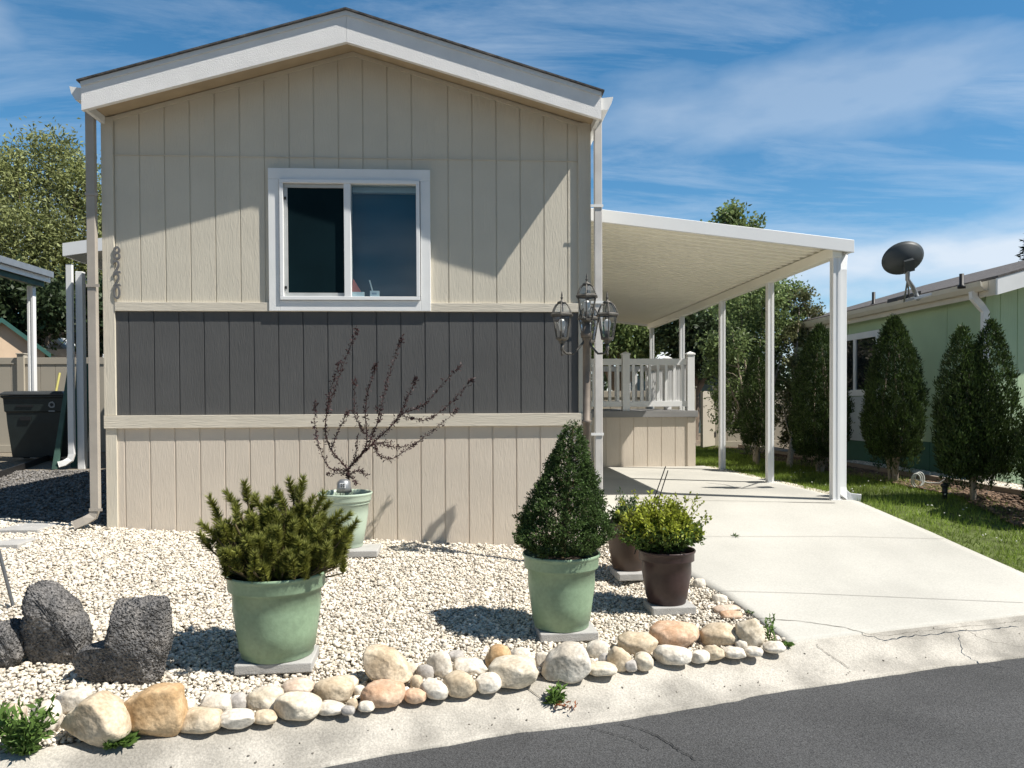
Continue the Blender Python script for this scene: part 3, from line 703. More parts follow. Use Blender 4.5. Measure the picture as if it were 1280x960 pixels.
# ------------------------------------------------------------------ deck
DX0, DX1, DY0, DY1, DZ = HX1 + .012, 3.29, 10.80, 13.4, 1.335
deck = thing('deck', 'raised beige deck with white railing beneath the carport', 'deck', (2.2, 11.9, .54))
MB().siding((DX0, DY0 + .02, 0), (1, 0, 0), (0, -1, 0), DX1 - DX0 - .12, .53, DZ - .09, .2, .12).build('skirting', m_skirt, deck)
MB().siding((DX1 - .02, DY0 + .06, 0), (0, 1, 0), (1, 0, 0), DY1 - DY0 - .06, .53, DZ - .09, .2, .12).build('skirting', m_skirt, deck)
MB().box(DX1 - .13, DX1 - .012, DY0 + .004, DY0 + .05, .53, DZ - .092).build('corner_board', m_skirt, deck, bevel=.003)
MB().box(DX0, DX1 + .02, DY0 - .02, DY1, DZ - .090, DZ).build('deck_boards', m_deckrim, deck, bevel=.004)
def rail_run(a, b, ztop_, parent, n):
    a = Vector(a); b = Vector(b); d = (b - a); Lh = d.length; d.normalize(); nrm = Vector((-d.y, d.x, 0))
    for zz, h in ((ztop_, .045), (DZ + .10, .04)):
        MB().obox((a + b) / 2 + Vector((0, 0, zz)), d * (Lh / 2), nrm * .022, (0, 0, h)).build('rail', m_vinyl, parent, bevel=.003)
    for k in range(n):
        p = a + d * (Lh * (k + .5) / n)
        MB().obox(p + Vector((0, 0, (DZ + .14 + ztop_ - .045) / 2)), d * .019, nrm * .019, (0, 0, (ztop_ - .045 - DZ - .14) / 2)).build('baluster', m_vinyl, parent)
def rail_post(x, yy, zt):
    p = MB().box(x - .052, x + .052, yy - .052, yy + .052, DZ + .001, zt).build('railing_post', m_vinyl, deck, bevel=.004)
    c = MB(); c.add([(x - .062, yy - .062, zt), (x + .062, yy - .062, zt), (x + .062, yy + .062, zt), (x - .062, yy + .062, zt), (x - .062, yy - .062, zt + .018), (x + .062, yy - .062, zt + .018), (x + .062, yy + .062, zt + .018), (x - .062, yy + .062, zt + .018), (x, yy, zt + .05)],
                    [(0, 3, 2, 1), (0, 1, 5, 4), (1, 2, 6, 5), (2, 3, 7, 6), (3, 0, 4, 7), (4, 5, 8), (5, 6, 8), (6, 7, 8), (7, 4, 8)]); c.build('post_cap', m_vinyl, p)
ry0 = DY0 + .06
for x_, y_ in ((DX0 + .06, ry0), (2.28, ry0), (DX1 - .075, ry0), (DX1 - .075, 12.1), (DX1 - .075, DY1 - .06), (2.28, DY1 - .06)): rail_post(x_, y_, DZ + .80)
ZR = DZ + .70
rail_run((DX0 + .112, ry0, 0), (2.227, ry0, 0), ZR, deck, 9); rail_run((2.333, ry0, 0), (DX1 - .128, ry0, 0), ZR, deck, 7)
rail_run((DX1 - .075, ry0 + .053, 0), (DX1 - .075, 12.047, 0), ZR, deck, 10); rail_run((DX1 - .075, 12.153, 0), (DX1 - .075, DY1 - .113, 0), ZR, deck, 10)
rail_run((2.333, DY1 - .06, 0), (DX1 - .128, DY1 - .06, 0), ZR, deck, 7); rail_run((DX0 + .06, DY1 - .06, 0), (2.227, DY1 - .06, 0), ZR, deck, 9)

# ------------------------------------------------------------------ lamp post
LY = 5.75
lp = onY(733, 470, LY); LX = lp.x; zb = float(zg(LX, LY))
lamp = thing('lamp_post', 'brown garden lamp post with four glass lanterns before the house corner', 'lamp post', (LX, LY, zb))
zarm = onY(733, 440, LY).z
MB().lathe((LX, LY, 0), [(0.001, zb - .02), (.085, zb - .02), (.085, zb + .03), (.06, zb + .10), (.036, zb + .16), (.033, zb + .5), (.036, zb + .51), (.036, zb + .53), (.030, zb + .54), (.028, 1.32), (.036, 1.325), (.036, 1.345), (.028, 1.35), (.027, zarm + .10), (.040, zarm + .11), (.045, zarm + .14), (.030, zarm + .16), (.030, zarm + .20), (.001, zarm + .20)], 16).build('pole', m_pole, lamp)
def lantern(c, sc, phase=0.0):
    """c = bottom centre of the lantern"""
    c = Vector(c)
    b = MB().lathe(c, [(.001, 0), (.022 * sc, 0), (.028 * sc, .02 * sc), (.05 * sc, .032 * sc), (.052 * sc, .045 * sc), (.001, .045 * sc)], 6, False, phase).build('lantern', m_bronze, lamp)
    cg = MB()
    r0, r1, r2, z0_, z1_, z2_ = .047 * sc, .074 * sc, .030 * sc, .045 * sc, .205 * sc, .30 * sc
    cols = []
    for k in range(6):
        a = phase + k * math.pi / 3; u = Vector((math.cos(a), math.sin(a), 0))
        cg.tube([c + u * r0 + Vector((0, 0, z0_)), c + u * r0 * 1.16 + Vector((0, 0, z0_ + .3 * (z1_ - z0_))), c + u * r1 + Vector((0, 0, z1_))], .0048 * sc, 5)
        cg.tube([c + u * (r1 + .004) + Vector((0, 0, z1_ + .02 * sc)), c + u * .070 * sc + Vector((0, 0, z1_ + .045 * sc)), c + u * .052 * sc + Vector((0, 0, z1_ + .078 * sc)), c + u * r2 + Vector((0, 0, z2_))], .0045 * sc, 5)
    cg.lathe(c, [(r1 - .006, z1_ - .004), (r1 + .016 * sc, z1_), (r1 + .018 * sc, z1_ + .010 * sc), (r1, z1_ + .022 * sc), (r1 - .008, z1_ + .022 * sc)], 6, False, phase)
    cg.lathe(c, [(.001, z2_ - .003), (r2 + .004, z2_ - .003), (r2 + .004, z2_ + .008 * sc), (.010 * sc, z2_ + .018 * sc), (.006 * sc, z2_ + .03 * sc), (.012 * sc, z2_ + .038 * sc), (.006 * sc, z2_ + .048 * sc), (.0075 * sc, z2_ + .06 * sc), (.001, z2_ + .088 * sc)], 10)
    cg.build('cage', m_bronze, b)
    gl = MB().lathe(c, [(r0 * .96, z0_), (r0 * 1.12, z0_ + .3 * (z1_ - z0_)), (r1 * .96, z1_)], 6, False, phase)
    gl.lathe(c, [(r1 * .96, z1_ + .02 * sc), (.067 * sc, z1_ + .045 * sc), (.049 * sc, z1_ + .078 * sc), (r2, z2_)], 6, False, phase)
    gl.build('glass', m_clear, b)
    MB().lathe(c, [(.001, z0_ + .05 * sc), (.017 * sc, z0_ + .05 * sc), (.022 * sc, z0_ + .075 * sc), (.027 * sc, z0_ + .10 * sc), (.024 * sc, z0_ + .122 * sc), (.014 * sc, z0_ + .135 * sc), (.001, z0_ + .138 * sc)], 12).build('bulb', m_bulb, b)
    MB().lathe(c, [(.001, z0_), (.018 * sc, z0_), (.018 * sc, z0_ + .05 * sc), (.001, z0_ + .05 * sc)], 10).build('bulb_socket', m_socket, b)
    return b
SC = 1.0
topc = Vector((LX + .005, LY, zarm + .205)); lantern(topc, SC, .3)
arms = MB(); 
lanterns_at = []
for ang, px_ in ((200, 703), (-28, 757), (75, 743)):
    a = R(ang); u = Vector((math.cos(a), math.sin(a), 0)); rad = {200: .205, -28: .165, 75: .19}[ang]
    b0 = Vector((LX, LY, zarm + .02)); e = b0 + u * rad
    arms.tube([b0 + u * .02 + Vector((0, 0, .06)), b0 + u * rad * .30 + Vector((0, 0, .01)), b0 + u * rad * .55 + Vector((0, 0, -.035)), b0 + u * rad * .85 + Vector((0, 0, -.035)), e + Vector((0, 0, -.005)), e + Vector((0, 0, .04))], .0085, 7)
    arms.lathe(e, [(.001, -.055), (.007, -.05), (.012, -.035), (.006, -.025), (.012, -.01), (.014, .0), (.012, .04), (.001, .04)], 10)
    lanterns_at.append(e + Vector((0, 0, .038)))
arms.build('scroll_arms', m_bronze, lamp)
for i, e in enumerate(lanterns_at): lantern(e, SC, .3 + i * .2)
MB().lathe((LX, LY, zarm + .10), [(.001, .0), (.04, .005), (.036, .03), (.024, .05), (.02, .09), (.032, .1), (.032, .108), (.001, .108)], 10).build('collar', m_bronze, lamp)

# ------------------------------------------------------------------ foliage helpers
def unit(a): return a / np.maximum(np.linalg.norm(a, axis=-1, keepdims=True), 1e-9)
def rdir(n): return unit(rng.normal(size=(n, 3)))
def leaf_mesh(P, D, Ln, Wd, name, m_, parent, cup=0.12):
    """diamond leaves: base P, axis D, length Ln, width Wd"""
    n = len(P); D = unit(D); S = unit(np.cross(D, rdir(n))); N_ = np.cross(D, S)
    Ln = np.broadcast_to(np.asarray(Ln, float), (n,))[:, None]; Wd = np.broadcast_to(np.asarray(Wd, float), (n,))[:, None]
    V = np.stack([P, P + D * Ln * .45 + S * Wd * .5 + N_ * Ln * cup, P + D * Ln, P + D * Ln * .45 - S * Wd * .5 + N_ * Ln * cup], 1)
    return np_obj(name, V.reshape(-1, 3), np.arange(4 * n).reshape(n, 4), m_, parent=parent)
def needle_mesh(P, D, Ln, Wd, name, m_, parent):
    n = len(P); D = unit(D); S = unit(np.cross(D, rdir(n)))
    Ln = np.broadcast_to(np.asarray(Ln, float), (n,))[:, None]; Wd = np.broadcast_to(np.asarray(Wd, float), (n,))[:, None]
    V = np.stack([P - S * Wd * .5, P + S * Wd * .5, P + D * Ln], 1)
    return np_obj(name, V.reshape(-1, 3), np.arange(3 * n).reshape(n, 3), m_, parent=parent)
def view_right(): return Vector((math.cos(YAW), -math.sin(YAW), 0))
def view_fwd(): return Vector((math.sin(YAW), math.cos(YAW), 0))

# ------------------------------------------------------------------ pots on pavers
def paver(cx, cy, label, w=.30, d=.28, rot=0.0, h=.05):
    z = float(zg(cx, cy)); a = R(rot)
    mb = MB().obox((cx, cy, z + h / 2 + .002), (math.cos(a) * w / 2, math.sin(a) * w / 2, 0), (-math.sin(a) * d / 2, math.cos(a) * d / 2, 0), (0, 0, h / 2))
    o = mb.build('concrete_paver', m_paver, loc=(cx, cy, z), bevel=.006)
    return tag(o, label, 'paver', 'concrete pavers under the planters'), z + h + .003
def pot_body(c, zb_, H, rt_, rb, m_, parent, collar=.20):
    x, yv, _ = c; zc_ = H * (1 - collar)
    rmid = rb + (rt_ * .90 - rb) * .94
    prof = [(.001, 0), (rb * .97, 0), (rb, .006), (rb * 1.0, H * .075), (rb * 1.045, H * .085), (rb + (rmid - rb) * .35 + .006, H * .33), (rb + (rmid - rb) * .7 + .006, zc_ * .72), (rmid - .006, zc_ - .006), (rmid + .012, zc_ + .002), (rt_ * .955, zc_ + .012), (rt_ * .955, H * .93), (rt_ * .985, H * .955), (rt_, H * .97), (rt_ * 1.0, H - .004), (rt_ * .985, H), (rt_ * .95, H - .004), (rt_ * .93, H * .93), (rt_ * .90, H * .80)]
    o = MB().lathe((x, yv, zb_), prof, 56).build('pot', m_, parent)
    MB().lathe((x, yv, zb_), [(.001, H * .885), (rt_ * .5, H * .89), (rt_ * .93, H * .865)], 32).build('soil', m_soil, parent)
    return o
def pot_at(px, py_base, zf=None):
    return onG(px, py_base, lambda a, b: float(zg(a, b)) + .055)

# 1 mugo pine
p = pot_at(334, 832); c = p + view_fwd() * .17
_, zt = paver(c.x + .01, c.y - .03, 'square concrete paver under the big green pot with the shaggy pine', .37, .28, 3)
H = onY(336, 713, c.y).z - zt
pine = thing('potted_pine', 'large sage green pot with a shaggy mugo pine, nearest to the kerb on the left', 'potted plant', (c.x, c.y, zt), 'green garden pots')
pot_body(c, zt, H, .252, .18, m_pot, pine)
zr = zt + H * .9
tips = []
def wpt(px, py, dd): q = onY(px, py, c.y + dd); return np.array(q)
for a in ((262, 622), (283, 616), (306, 604), (318, 622), (361, 600), (379, 598), (336, 624), (404, 617), (412, 628), (437, 643), (446, 652), (252, 655), (250, 668), (270, 640), (296, 628), (345, 612), (371, 610), (392, 622), (425, 640), (432, 662), (262, 676), (420, 690), (428, 676)):
    tips.append(wpt(a[0], a[1], rng.uniform(-.12, .15)))
for i in range(290):
    th = rng.uniform(0, 2 * math.pi); el = math.asin(rng.uniform(.02, 1)); f = rng.uniform(.5, 1.0) ** .5
    bump = 1 + .10 * math.sin(th * 3 + el * 4) + .10 * math.sin(th * 5 - el * 7 + 1)
    low = np.interp(el, [0, .35, 1.6], [.74, 1.0, 1.0])
    tips.append(np.array([c.x + .02 + .375 * bump * low * f * math.cos(th) * math.cos(el), c.y + .32 * bump * low * f * math.sin(th) * math.cos(el), zr + .09 + .30 * bump * f * math.sin(el)]))
PP, DD, LL = [], [], []; PN, DN, LN = [], [], []
stem = MB()
for ti, tpt in enumerate(tips):
    base = np.array([c.x + (tpt[0] - c.x) * .30, c.y + (tpt[1] - c.y) * .30, zr - .03])
    out = np.array([tpt[0] - c.x, tpt[1] - c.y, 0]) * .50
    Ls = rng.uniform(.075, .115) if ti >= 23 else rng.uniform(.11, .15)
    d = unit((out + np.array([0, 0, .30]) + rng.normal(0, .08, 3))[None])[0]
    mid = tpt - d * Ls
    stem.tube([base, base * .5 + mid * .5 + np.array([0, 0, .0]), mid, tpt], [.007, .006, .005, .002], 4, smooth=True)
    n = 330
    t = rng.uniform(0, 1, n) ** .8
    pos = tpt[None] - d[None] * (Ls * (1 - t))[:, None]
    rad = rdir(n); rad = unit(rad - (rad @ d)[:, None] * d)
    dv = d[None] * (rng.uniform(.45, .9, n) + .8 * (t > .86))[:, None] + rad * 1.0; ln_ = rng.uniform(.028, .044, n); hi_ = t > .86
    PP.append(pos[~hi_]); DD.append(dv[~hi_]); LL.append(ln_[~hi_]); PN.append(pos[hi_]); DN.append(dv[hi_]); LN.append(ln_[hi_])
stem.build('branches', m_greentwig, pine)
needle_mesh(np.concatenate(PP), np.concatenate(DD), np.concatenate(LL), .0052, 'needles', m_needle, pine)
needle_mesh(np.concatenate(PN), np.concatenate(DN), np.concatenate(LN), .0048, 'new_growth', leafm('fresh_pine_needles', (0.235, 0.25, 0.06), .4, .25, .3, 9), pine)

# 2 cone shrub
p = pot_at(704, 792); c = p + view_fwd() * .15
_, zt = paver(c.x + .02, c.y - .03, 'concrete paver under the green pot with the cone-shaped shrub', .33, .25, 3)
H = onY(702, 690, c.y).z - zt
cone = thing('potted_cone_shrub', 'sage green pot with a dense dark cone-shaped evergreen beside the lamp post', 'potted plant', (c.x, c.y, zt), 'green garden pots')
pot_body(c, zt, H, .224, .158, m_pot, cone)
zr = zt + H * 1.0; tip = onY(717, 527, c.y); Hc = tip.z - zr
def cone_r(t):
    return np.interp(t, [0, .06, .16, .3, .5, .7, .85, .95, 1.0], [.170, .225, .250, .215, .152, .095, .055, .028, .006])
n = 7000
t = 1 - np.sqrt(rng.uniform(0, 1, n)) * .999; t = np.clip(t, 0, 1)
th = rng.uniform(0, 2 * math.pi, n)
lump = 1 + .09 * np.sin(th * 5 + t * 17) + .07 * np.sin(th * 3 - t * 31 + 1) + .05 * np.sin(th * 11 + t * 40)
rr = cone_r(t) * lump * rng.uniform(.80, 1.05, n)
lean = (tip.x - c.x)
B = np.stack([c.x + lean * t + rr * np.cos(th), c.y + rr * np.sin(th), zr + Hc * t], -1)
outd = unit(np.stack([np.cos(th), np.sin(th), np.full(n, .75)], -1) + rng.normal(0, .35, (n, 3)))
k = 9
Pq = np.repeat(B, k, 0) + np.repeat(outd, k, 0) * rng.uniform(0, .030, (n * k, 1))
Dq = np.repeat(outd, k, 0) + rdir(n * k) * .95
leaf_mesh(Pq, Dq, rng.uniform(.009, .018, n * k), rng.uniform(.0045, .008, n * k), 'foliage', m_spruce, cone)
tk = MB().tube([(c.x, c.y, zr - .03), (c.x + lean * .5, c.y, zr + Hc * .5), (c.x + lean * .97, c.y, zr + Hc * .96)], [.022, .014, .004], 7)
for i in range(60):
    tt = rng.uniform(.03, .9); a = rng.uniform(0, 6.28); r_ = float(cone_r(tt)) * .85
    b0 = Vector((c.x + lean * tt, c.y, zr + Hc * tt)); tk.tube([b0, b0 + Vector((r_ * math.cos(a), r_ * math.sin(a), r_ * .5))], [.006, .002], 4)
tk.build('branches', m_greentwig, cone)

# 3 plum-leaved shrub in pale pot by the wall
cy3 = 6.08; q = onY(432, 690, cy3); c = Vector((q.x, cy3, 0))
_, zt = paver(c.x + .10, c.y - .06, 'concrete paver under the pale pot against the house wall', .34, .30, 0)
H = onY(432, 615, c.y).z - zt
plum = thing('potted_plum_shrub', 'pale green pot with a sparse purple-leaved shrub against the house wall', 'potted plant', (c.x, c.y, zt), 'green garden pots')
pot_body(c, zt, H, .212, .135, m_potpale, plum, .16)
BR = [[(300, 880), (300, 825), (210, 730), (185, 640), (190, 550), (260, 350), (345, 125)], [(190, 550), (215, 420), (262, 285)],
      [(298, 835), (200, 825), (150, 700), (130, 600), (140, 490)], [(212, 732), (240, 660), (288, 560), (302, 538)],
      [(302, 825), (400, 710), (385, 560), (395, 450), (440, 300)], [(385, 650), (330, 560), (336, 380)],
      [(302, 820), (430, 690), (530, 600), (585, 500), (640, 370)], [(400, 710), (445, 600), (470, 490), (505, 350), (570, 165)],
      [(530, 600), (572, 545), (650, 520), (700, 490), (780, 390), (870, 300)], [(572, 560), (680, 585), (750, 550), (830, 480), (920, 375)],
      [(430, 690), (450, 760), (520, 780), (620, 710), (700, 650), (780, 590), (850, 525)], [(300, 850), (360, 830), (392, 858)], [(430, 690), (540, 720), (640, 700)],
      [(330, 790), (345, 720), (350, 660)], [(400, 710), (470, 690), (520, 690)], [(445, 600), (470, 560), (440, 520)], [(302, 860), (330, 880), (345, 900)], [(298, 850), (240, 845), (200, 850)]]
stem = MB(); PP, DD = [], []
off0 = {}
for bi, br in enumerate(BR):
    dd0 = off0.get(br[0], 0.0); dd1 = dd0 + rng.uniform(-.16, .10)
    pts = []
    for i, (a, b_) in enumerate(br):
        t = i / (len(br) - 1); dd = dd0 + (dd1 - dd0) * t; off0[(a, b_)] = dd
        pts.append(np.array(onY(360 + a / 4, 380 + b_ / 4, c.y + dd)))
    # resample
    fine = []
    for i in range(len(pts) - 1):
        for k in range(6): fine.append(pts[i] * (1 - k / 6) + pts[i + 1] * k / 6)
    fine.append(pts[-1]); fine = np.array(fine)
    for _ in range(3): fine[1:-1] = (fine[:-2] + fine[1:-1] * 2 + fine[2:]) / 4
    r0 = .0065 if bi in (0, 4, 6) else .0032
    stem.tube(list(fine), list(np.linspace(r0, .0009, len(fine))), 5)
    seg = np.diff(fine, axis=0); Lb = np.linalg.norm(seg, axis=1).sum()
    nl = int(Lb * 330)
    tt = rng.uniform(.05, 1, nl); tt = tt ** 1.25; tt = np.where(rng.uniform(size=nl) < .12, rng.uniform(.93, 1, nl), tt)
    ii = np.minimum((tt * (len(fine) - 1)).astype(int), len(fine) - 2)
    pos = fine[ii] + (fine[ii + 1] - fine[ii]) * rng.uniform(0, 1, (nl, 1)); ax = unit(seg)[ii]
    PP.append(pos + rdir(nl) * rng.uniform(0, .022, (nl, 1))); DD.append(ax * .5 + rdir(nl) * .9)
stem.build('branches', m_twig, plum)
PP = np.concatenate(PP); DD = np.concatenate(DD)
leaf_mesh(PP, DD, rng.uniform(.014, .032, len(PP)), rng.uniform(.007, .013, len(PP)), 'leaves', m_plum, plum)
ng = 60; a_ = rng.uniform(0, 6.28, ng); rr = rng.uniform(.02, .17, ng)
needle_mesh(np.stack([c.x + rr * np.cos(a_) - .05, c.y + rr * np.sin(a_), np.full(ng, zt + H * .88)], -1), rng.normal(0, .25, (ng, 3)) + np.array([0, 0, 1]), rng.uniform(.05, .14, ng), .004, 'weed_stalks', m_sagelf, plum)
sl = thing('solar_light', 'small grey solar light with a pale square grille in the pale pot', 'solar light', (c.x - .02, c.y - .10, zt + H * .9))
q = onY(430, 607, c.y - .12)
MB().lathe((q.x, q.y, 0), [(.001, q.z + .05), (.03, q.z + .048), (.05, q.z + .03), (.055, q.z - .01), (.06, q.z - .05), (.001, q.z - .05)], 14).build('housing', m_galv, sl)
MB().box(q.x - .022, q.x + .022, q.y - .066, q.y - .056, q.z - .012, q.z + .026).build('grille', m_card, sl)
gb = MB()
for i in (-1, 1):
    for j in (-1, 1): gb.box(q.x + i * .009 - .006, q.x + i * .009 + .006, q.y - .069, q.y - .0665, q.z + .007 + j * .008 - .0055, q.z + .007 + j * .008 + .0055)
gb.build('grille_opening', m_socket, sl)

# 4 / 5 brown pots
def bush(c, zr, wx, wy, hz, n_tw, per, size, m_top, m_low, parent, outl=(), cx=0.0):
    stem = MB(); PP, DD = [], []
    tipsx = [np.array(o) for o in outl]
    for i in range(n_tw):
        a = rng.uniform(0, 6.28); rr = math.sqrt(rng.uniform(.02, 1)); 
        tipsx.append(np.array([c.x + cx + wx * rr * math.cos(a), c.y + wy * rr * math.sin(a), zr + hz * (1 - .55 * rr ** 2) * rng.uniform(.55, 1.08)]))
    for tpt in tipsx:
        b0 = np.array([c.x + rng.normal(0, .025), c.y + rng.normal(0, .025), zr - .02])
        m1 = b0 * .5 + tpt * .5 + np.array([0, 0, .05])
        tt = np.linspace(0, 1, 10)[:, None]; pts = (1 - tt) ** 2 * b0 + 2 * tt * (1 - tt) * m1 + tt ** 2 * tpt
        stem.tube(list(pts), list(np.linspace(.0035, .0012, 10)), 4)
        t = rng.uniform(.30, 1, per)[:, None]; pos = (1 - t) ** 2 * b0 + 2 * t * (1 - t) * m1 + t ** 2 * tpt
        PP.append(pos + rng.normal(0, .008, pos.shape)); DD.append(unit((tpt - m1)[None]) * .5 + rdir(per) * .8 + np.array([0, 0, .15]))
    stem.build('twigs', m_greentwig, parent)
    PP = np.concatenate(PP); DD = np.concatenate(DD)
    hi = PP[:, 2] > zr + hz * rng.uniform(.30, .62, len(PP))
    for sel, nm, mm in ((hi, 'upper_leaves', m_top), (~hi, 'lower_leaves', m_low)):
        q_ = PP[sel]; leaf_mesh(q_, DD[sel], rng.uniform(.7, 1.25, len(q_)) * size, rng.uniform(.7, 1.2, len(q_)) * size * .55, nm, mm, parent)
c4 = pot_at(790, 718) + view_fwd() * .12
_, zt4 = paver(c4.x + .03, c4.y - .04, 'concrete paver under the rear brown pot', .30, .28, 3)
H4 = onY(790, 652, c4.y).z - zt4
rear = thing('potted_shrub', 'rear brown pot with a loose green shrub, half hidden by the lime bush', 'potted plant', (c4.x, c4.y, zt4), 'brown garden pots')
pot_body(c4, zt4, H4, .178, .12, m_potb2, rear)
outl = [onY(770, 622, c4.y), onY(776, 632, c4.y + .05), onY(768, 645, c4.y - .05), onY(774, 612, c4.y + .03)]
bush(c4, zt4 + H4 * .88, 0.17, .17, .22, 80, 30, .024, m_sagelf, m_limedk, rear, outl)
c5 = pot_at(838, 759) + view_fwd() * .12
_, zt5 = paver(c5.x + .01, c5.y - .03, 'concrete paver under the front dark brown pot by the driveway', .28, .22, 3)
H5 = onY(831, 686, c5.y).z - zt5
lime = thing('potted_lime_bush', 'dark brown pot with a bright lime green leafy bush beside the driveway', 'potted plant', (c5.x, c5.y, zt5), 'brown garden pots')
pot_body(c5, zt5, H5, .182, .122, m_potb, lime)
outl = [onY(a, b_, c5.y + d_) for a, b_, d_ in ((889, 647, 0), (884, 641, .05), (878, 629, .1), (880, 665, -.05), (872, 620, .1), (775, 625, .05), (790, 614, .1), (812, 612, 0), (845, 616, .05), (868, 672, -.1), (862, 618, 0), (770, 640, 0))]
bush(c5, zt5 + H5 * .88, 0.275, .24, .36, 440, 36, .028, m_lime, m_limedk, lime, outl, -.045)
st = thing('plant_stakes', 'pair of thin dark stakes standing behind the lime bush', 'stake', (c5.x, c5.y, zt5 + H5 * .88))
for a, b_ in (((832, 583), (821, 614)), ((835, 588), (826, 616))):
    t0 = onY(*a, c5.y + .05); t1 = onY(*b_, c5.y + .05); d = t1 - t0
    MB().tube([t0, t0 + d * ((t0.z - (zt5 + H5 * .88)) / -d.z)], .0035, 6).build('stake', m_black, st)

# ------------------------------------------------------------------ rocks
def rockmat(name, c, c2, var=.15, bump=.5, scale=9): return mat(name, c, .85, var=var, scale=scale, col2=c2, bump=bump, bscale=30, bdist=.014, fine=.20, fscale=70, objrand=.08, ramp=(.36, .64))
RM = {'white': rockmat('white_river_rock', (.60, .53, .43), (.74, .69, .60)), 'cream': rockmat('cream_river_rock', (.58, .49, .36), (.70, .63, .51)),
      'tan': rockmat('tan_river_rock', (.50, .39, .26), (.64, .54, .40)), 'orange': rockmat('orange_river_rock', (.54, .33, .20), (.62, .45, .32)),
      'ochre': rockmat('ochre_sandstone', (.46, .29, .14), (.58, .42, .25)), 'gray': rockmat('grey_river_rock', (.38, .35, .32), (.50, .47, .43)), 'pink': rockmat('pinkish_river_rock', (.56, .42, .31), (.66, .56, .46))}
SPH = {3: ico(3), 4: ico(4), 5: ico(5), 6: ico(6)}
def wob(V, amp, f, seed):
    r_ = np.random.default_rng(seed); o = np.zeros(len(V))
    for k in range(7):
        w = r_.normal(size=3) * f * (1 + .45 * k); o += np.sin(V @ w + r_.uniform(0, 6.28)) / (1 + .5 * k)
    return o * amp / 2.5
def rock(px, pyb, w, h, key, label, pw=.82, depth=.8, tilt=0.0, seed=0, sub=4, amp=.07, outline=None, group='river rocks edging the gravel bed', name='river_rock', m_=None, hf=1.0, cat='rock', sink=.10, hollow=0.0, pits=0):
    f = onG(px, pyb, zg); dist = (f - CAM).dot(fw); s = dist / FPX
    W, Hh = w * s, h * s * hf; D = min(max(W, Hh) * depth, 1.4 * min(W, Hh) + .03)
    V, Fc = SPH[sub]; V = V.copy()
    if outline is None:
        V = np.sign(V) * np.abs(V) ** pw
        V *= (1 + wob(V, amp * 2.0, 1.5, seed) + wob(V, amp * .40, 5.0, seed + 99))[:, None]
        r_ = np.random.default_rng(seed + 1)
        for k in range(4):
            n_ = unit(r_.normal(size=3)); pr_ = V @ n_; d_ = pr_.max() * r_.uniform(.72, .93); V -= np.maximum(pr_ - d_, 0)[:, None] * n_ * .88
        V -= (V.max(0) + V.min(0)) / 2; V *= np.array([W / 2, D / 2, Hh / 2]) / np.abs(V).max(0)
        a = R(tilt); x, z = V[:, 0] * math.cos(a) - V[:, 2] * math.sin(a), V[:, 0] * math.sin(a) + V[:, 2] * math.cos(a); V[:, 0], V[:, 2] = x, z
    else:
        # outline: list of (x,y) in photo px about the rock's centre, y up
        th = np.arctan2(V[:, 2], V[:, 0]); ph = np.arcsin(np.clip(V[:, 1], -1, 1))
        ol = np.array(outline, float); oth = np.arctan2(ol[:, 1], ol[:, 0]); orr = np.hypot(*ol.T); ss = np.argsort(oth)
        oth = np.concatenate([oth[ss] - 2 * math.pi, oth[ss], oth[ss] + 2 * math.pi]); orr = np.tile(orr[ss], 3)
        r_ = np.interp(th, oth, orr) * s
        cp = np.cos(ph) ** .55
        V = np.stack([r_ * np.cos(th) * cp, D / 2 * np.sign(np.sin(ph)) * np.abs(np.sin(ph)) ** .9, r_ * np.sin(th) * cp * hf], -1)
        r_ = np.random.default_rng(seed + 1)
        for k in range(5):
            n_ = unit(r_.normal(size=3) * [.32, .4, .32] - [0, .9, 0]); pr_ = V @ n_; d_ = pr_.max() * r_.uniform(.66, .92); V = V - np.maximum(pr_ - d_, 0)[:, None] * n_ * .9
        V = V * (1 + wob(V / max(W, Hh), amp, 9, seed) + wob(V / max(W, Hh), amp * .6, 24, seed + 5))[:, None]
    if hollow:
        dN = SPH[sub][0]; e = np.clip((-dN[:, 0] - .80) / .14, 0, 1); e = e * e * (3 - 2 * e); V[:, 0] += e * hollow * W
    if pits:
        r_ = np.random.default_rng(seed + 3); dN = SPH[sub][0]
        q_ = unit(r_.normal(size=(pits, 3))); rad_ = r_.uniform(.03, .15, pits); dep_ = r_.uniform(.3, 1, pits)
        ds = np.linalg.norm(dN[:, None, :] - q_[None], axis=2); k_ = np.clip(1 - (ds / rad_) ** 2, 0, 1) * rad_ * dep_
        V = V * (1 - .26 * k_.max(1) + .05 * np.clip(wob(dN, 1.0, 30, seed + 8), -.6, .6))[:, None]
    vr = np.array(view_right()); vf = np.array(view_fwd())
    c = np.array(f) + vf * D * .42
    W3 = V[:, :1] * vr + V[:, 1:2] * vf + V[:, 2:] * np.array([0, 0, 1.0])
    zlow = np.percentile(W3[:, 2], 1)
    base = float(zg(c[0], c[1])) - .004
    c[2] = base - zlow - sink * Hh
    o = np_obj(name, W3 + c, Fc, m_ or RM[key], loc=(float(c[0]), float(c[1]), base), smooth=True)
    return tag(o, label, cat, group)
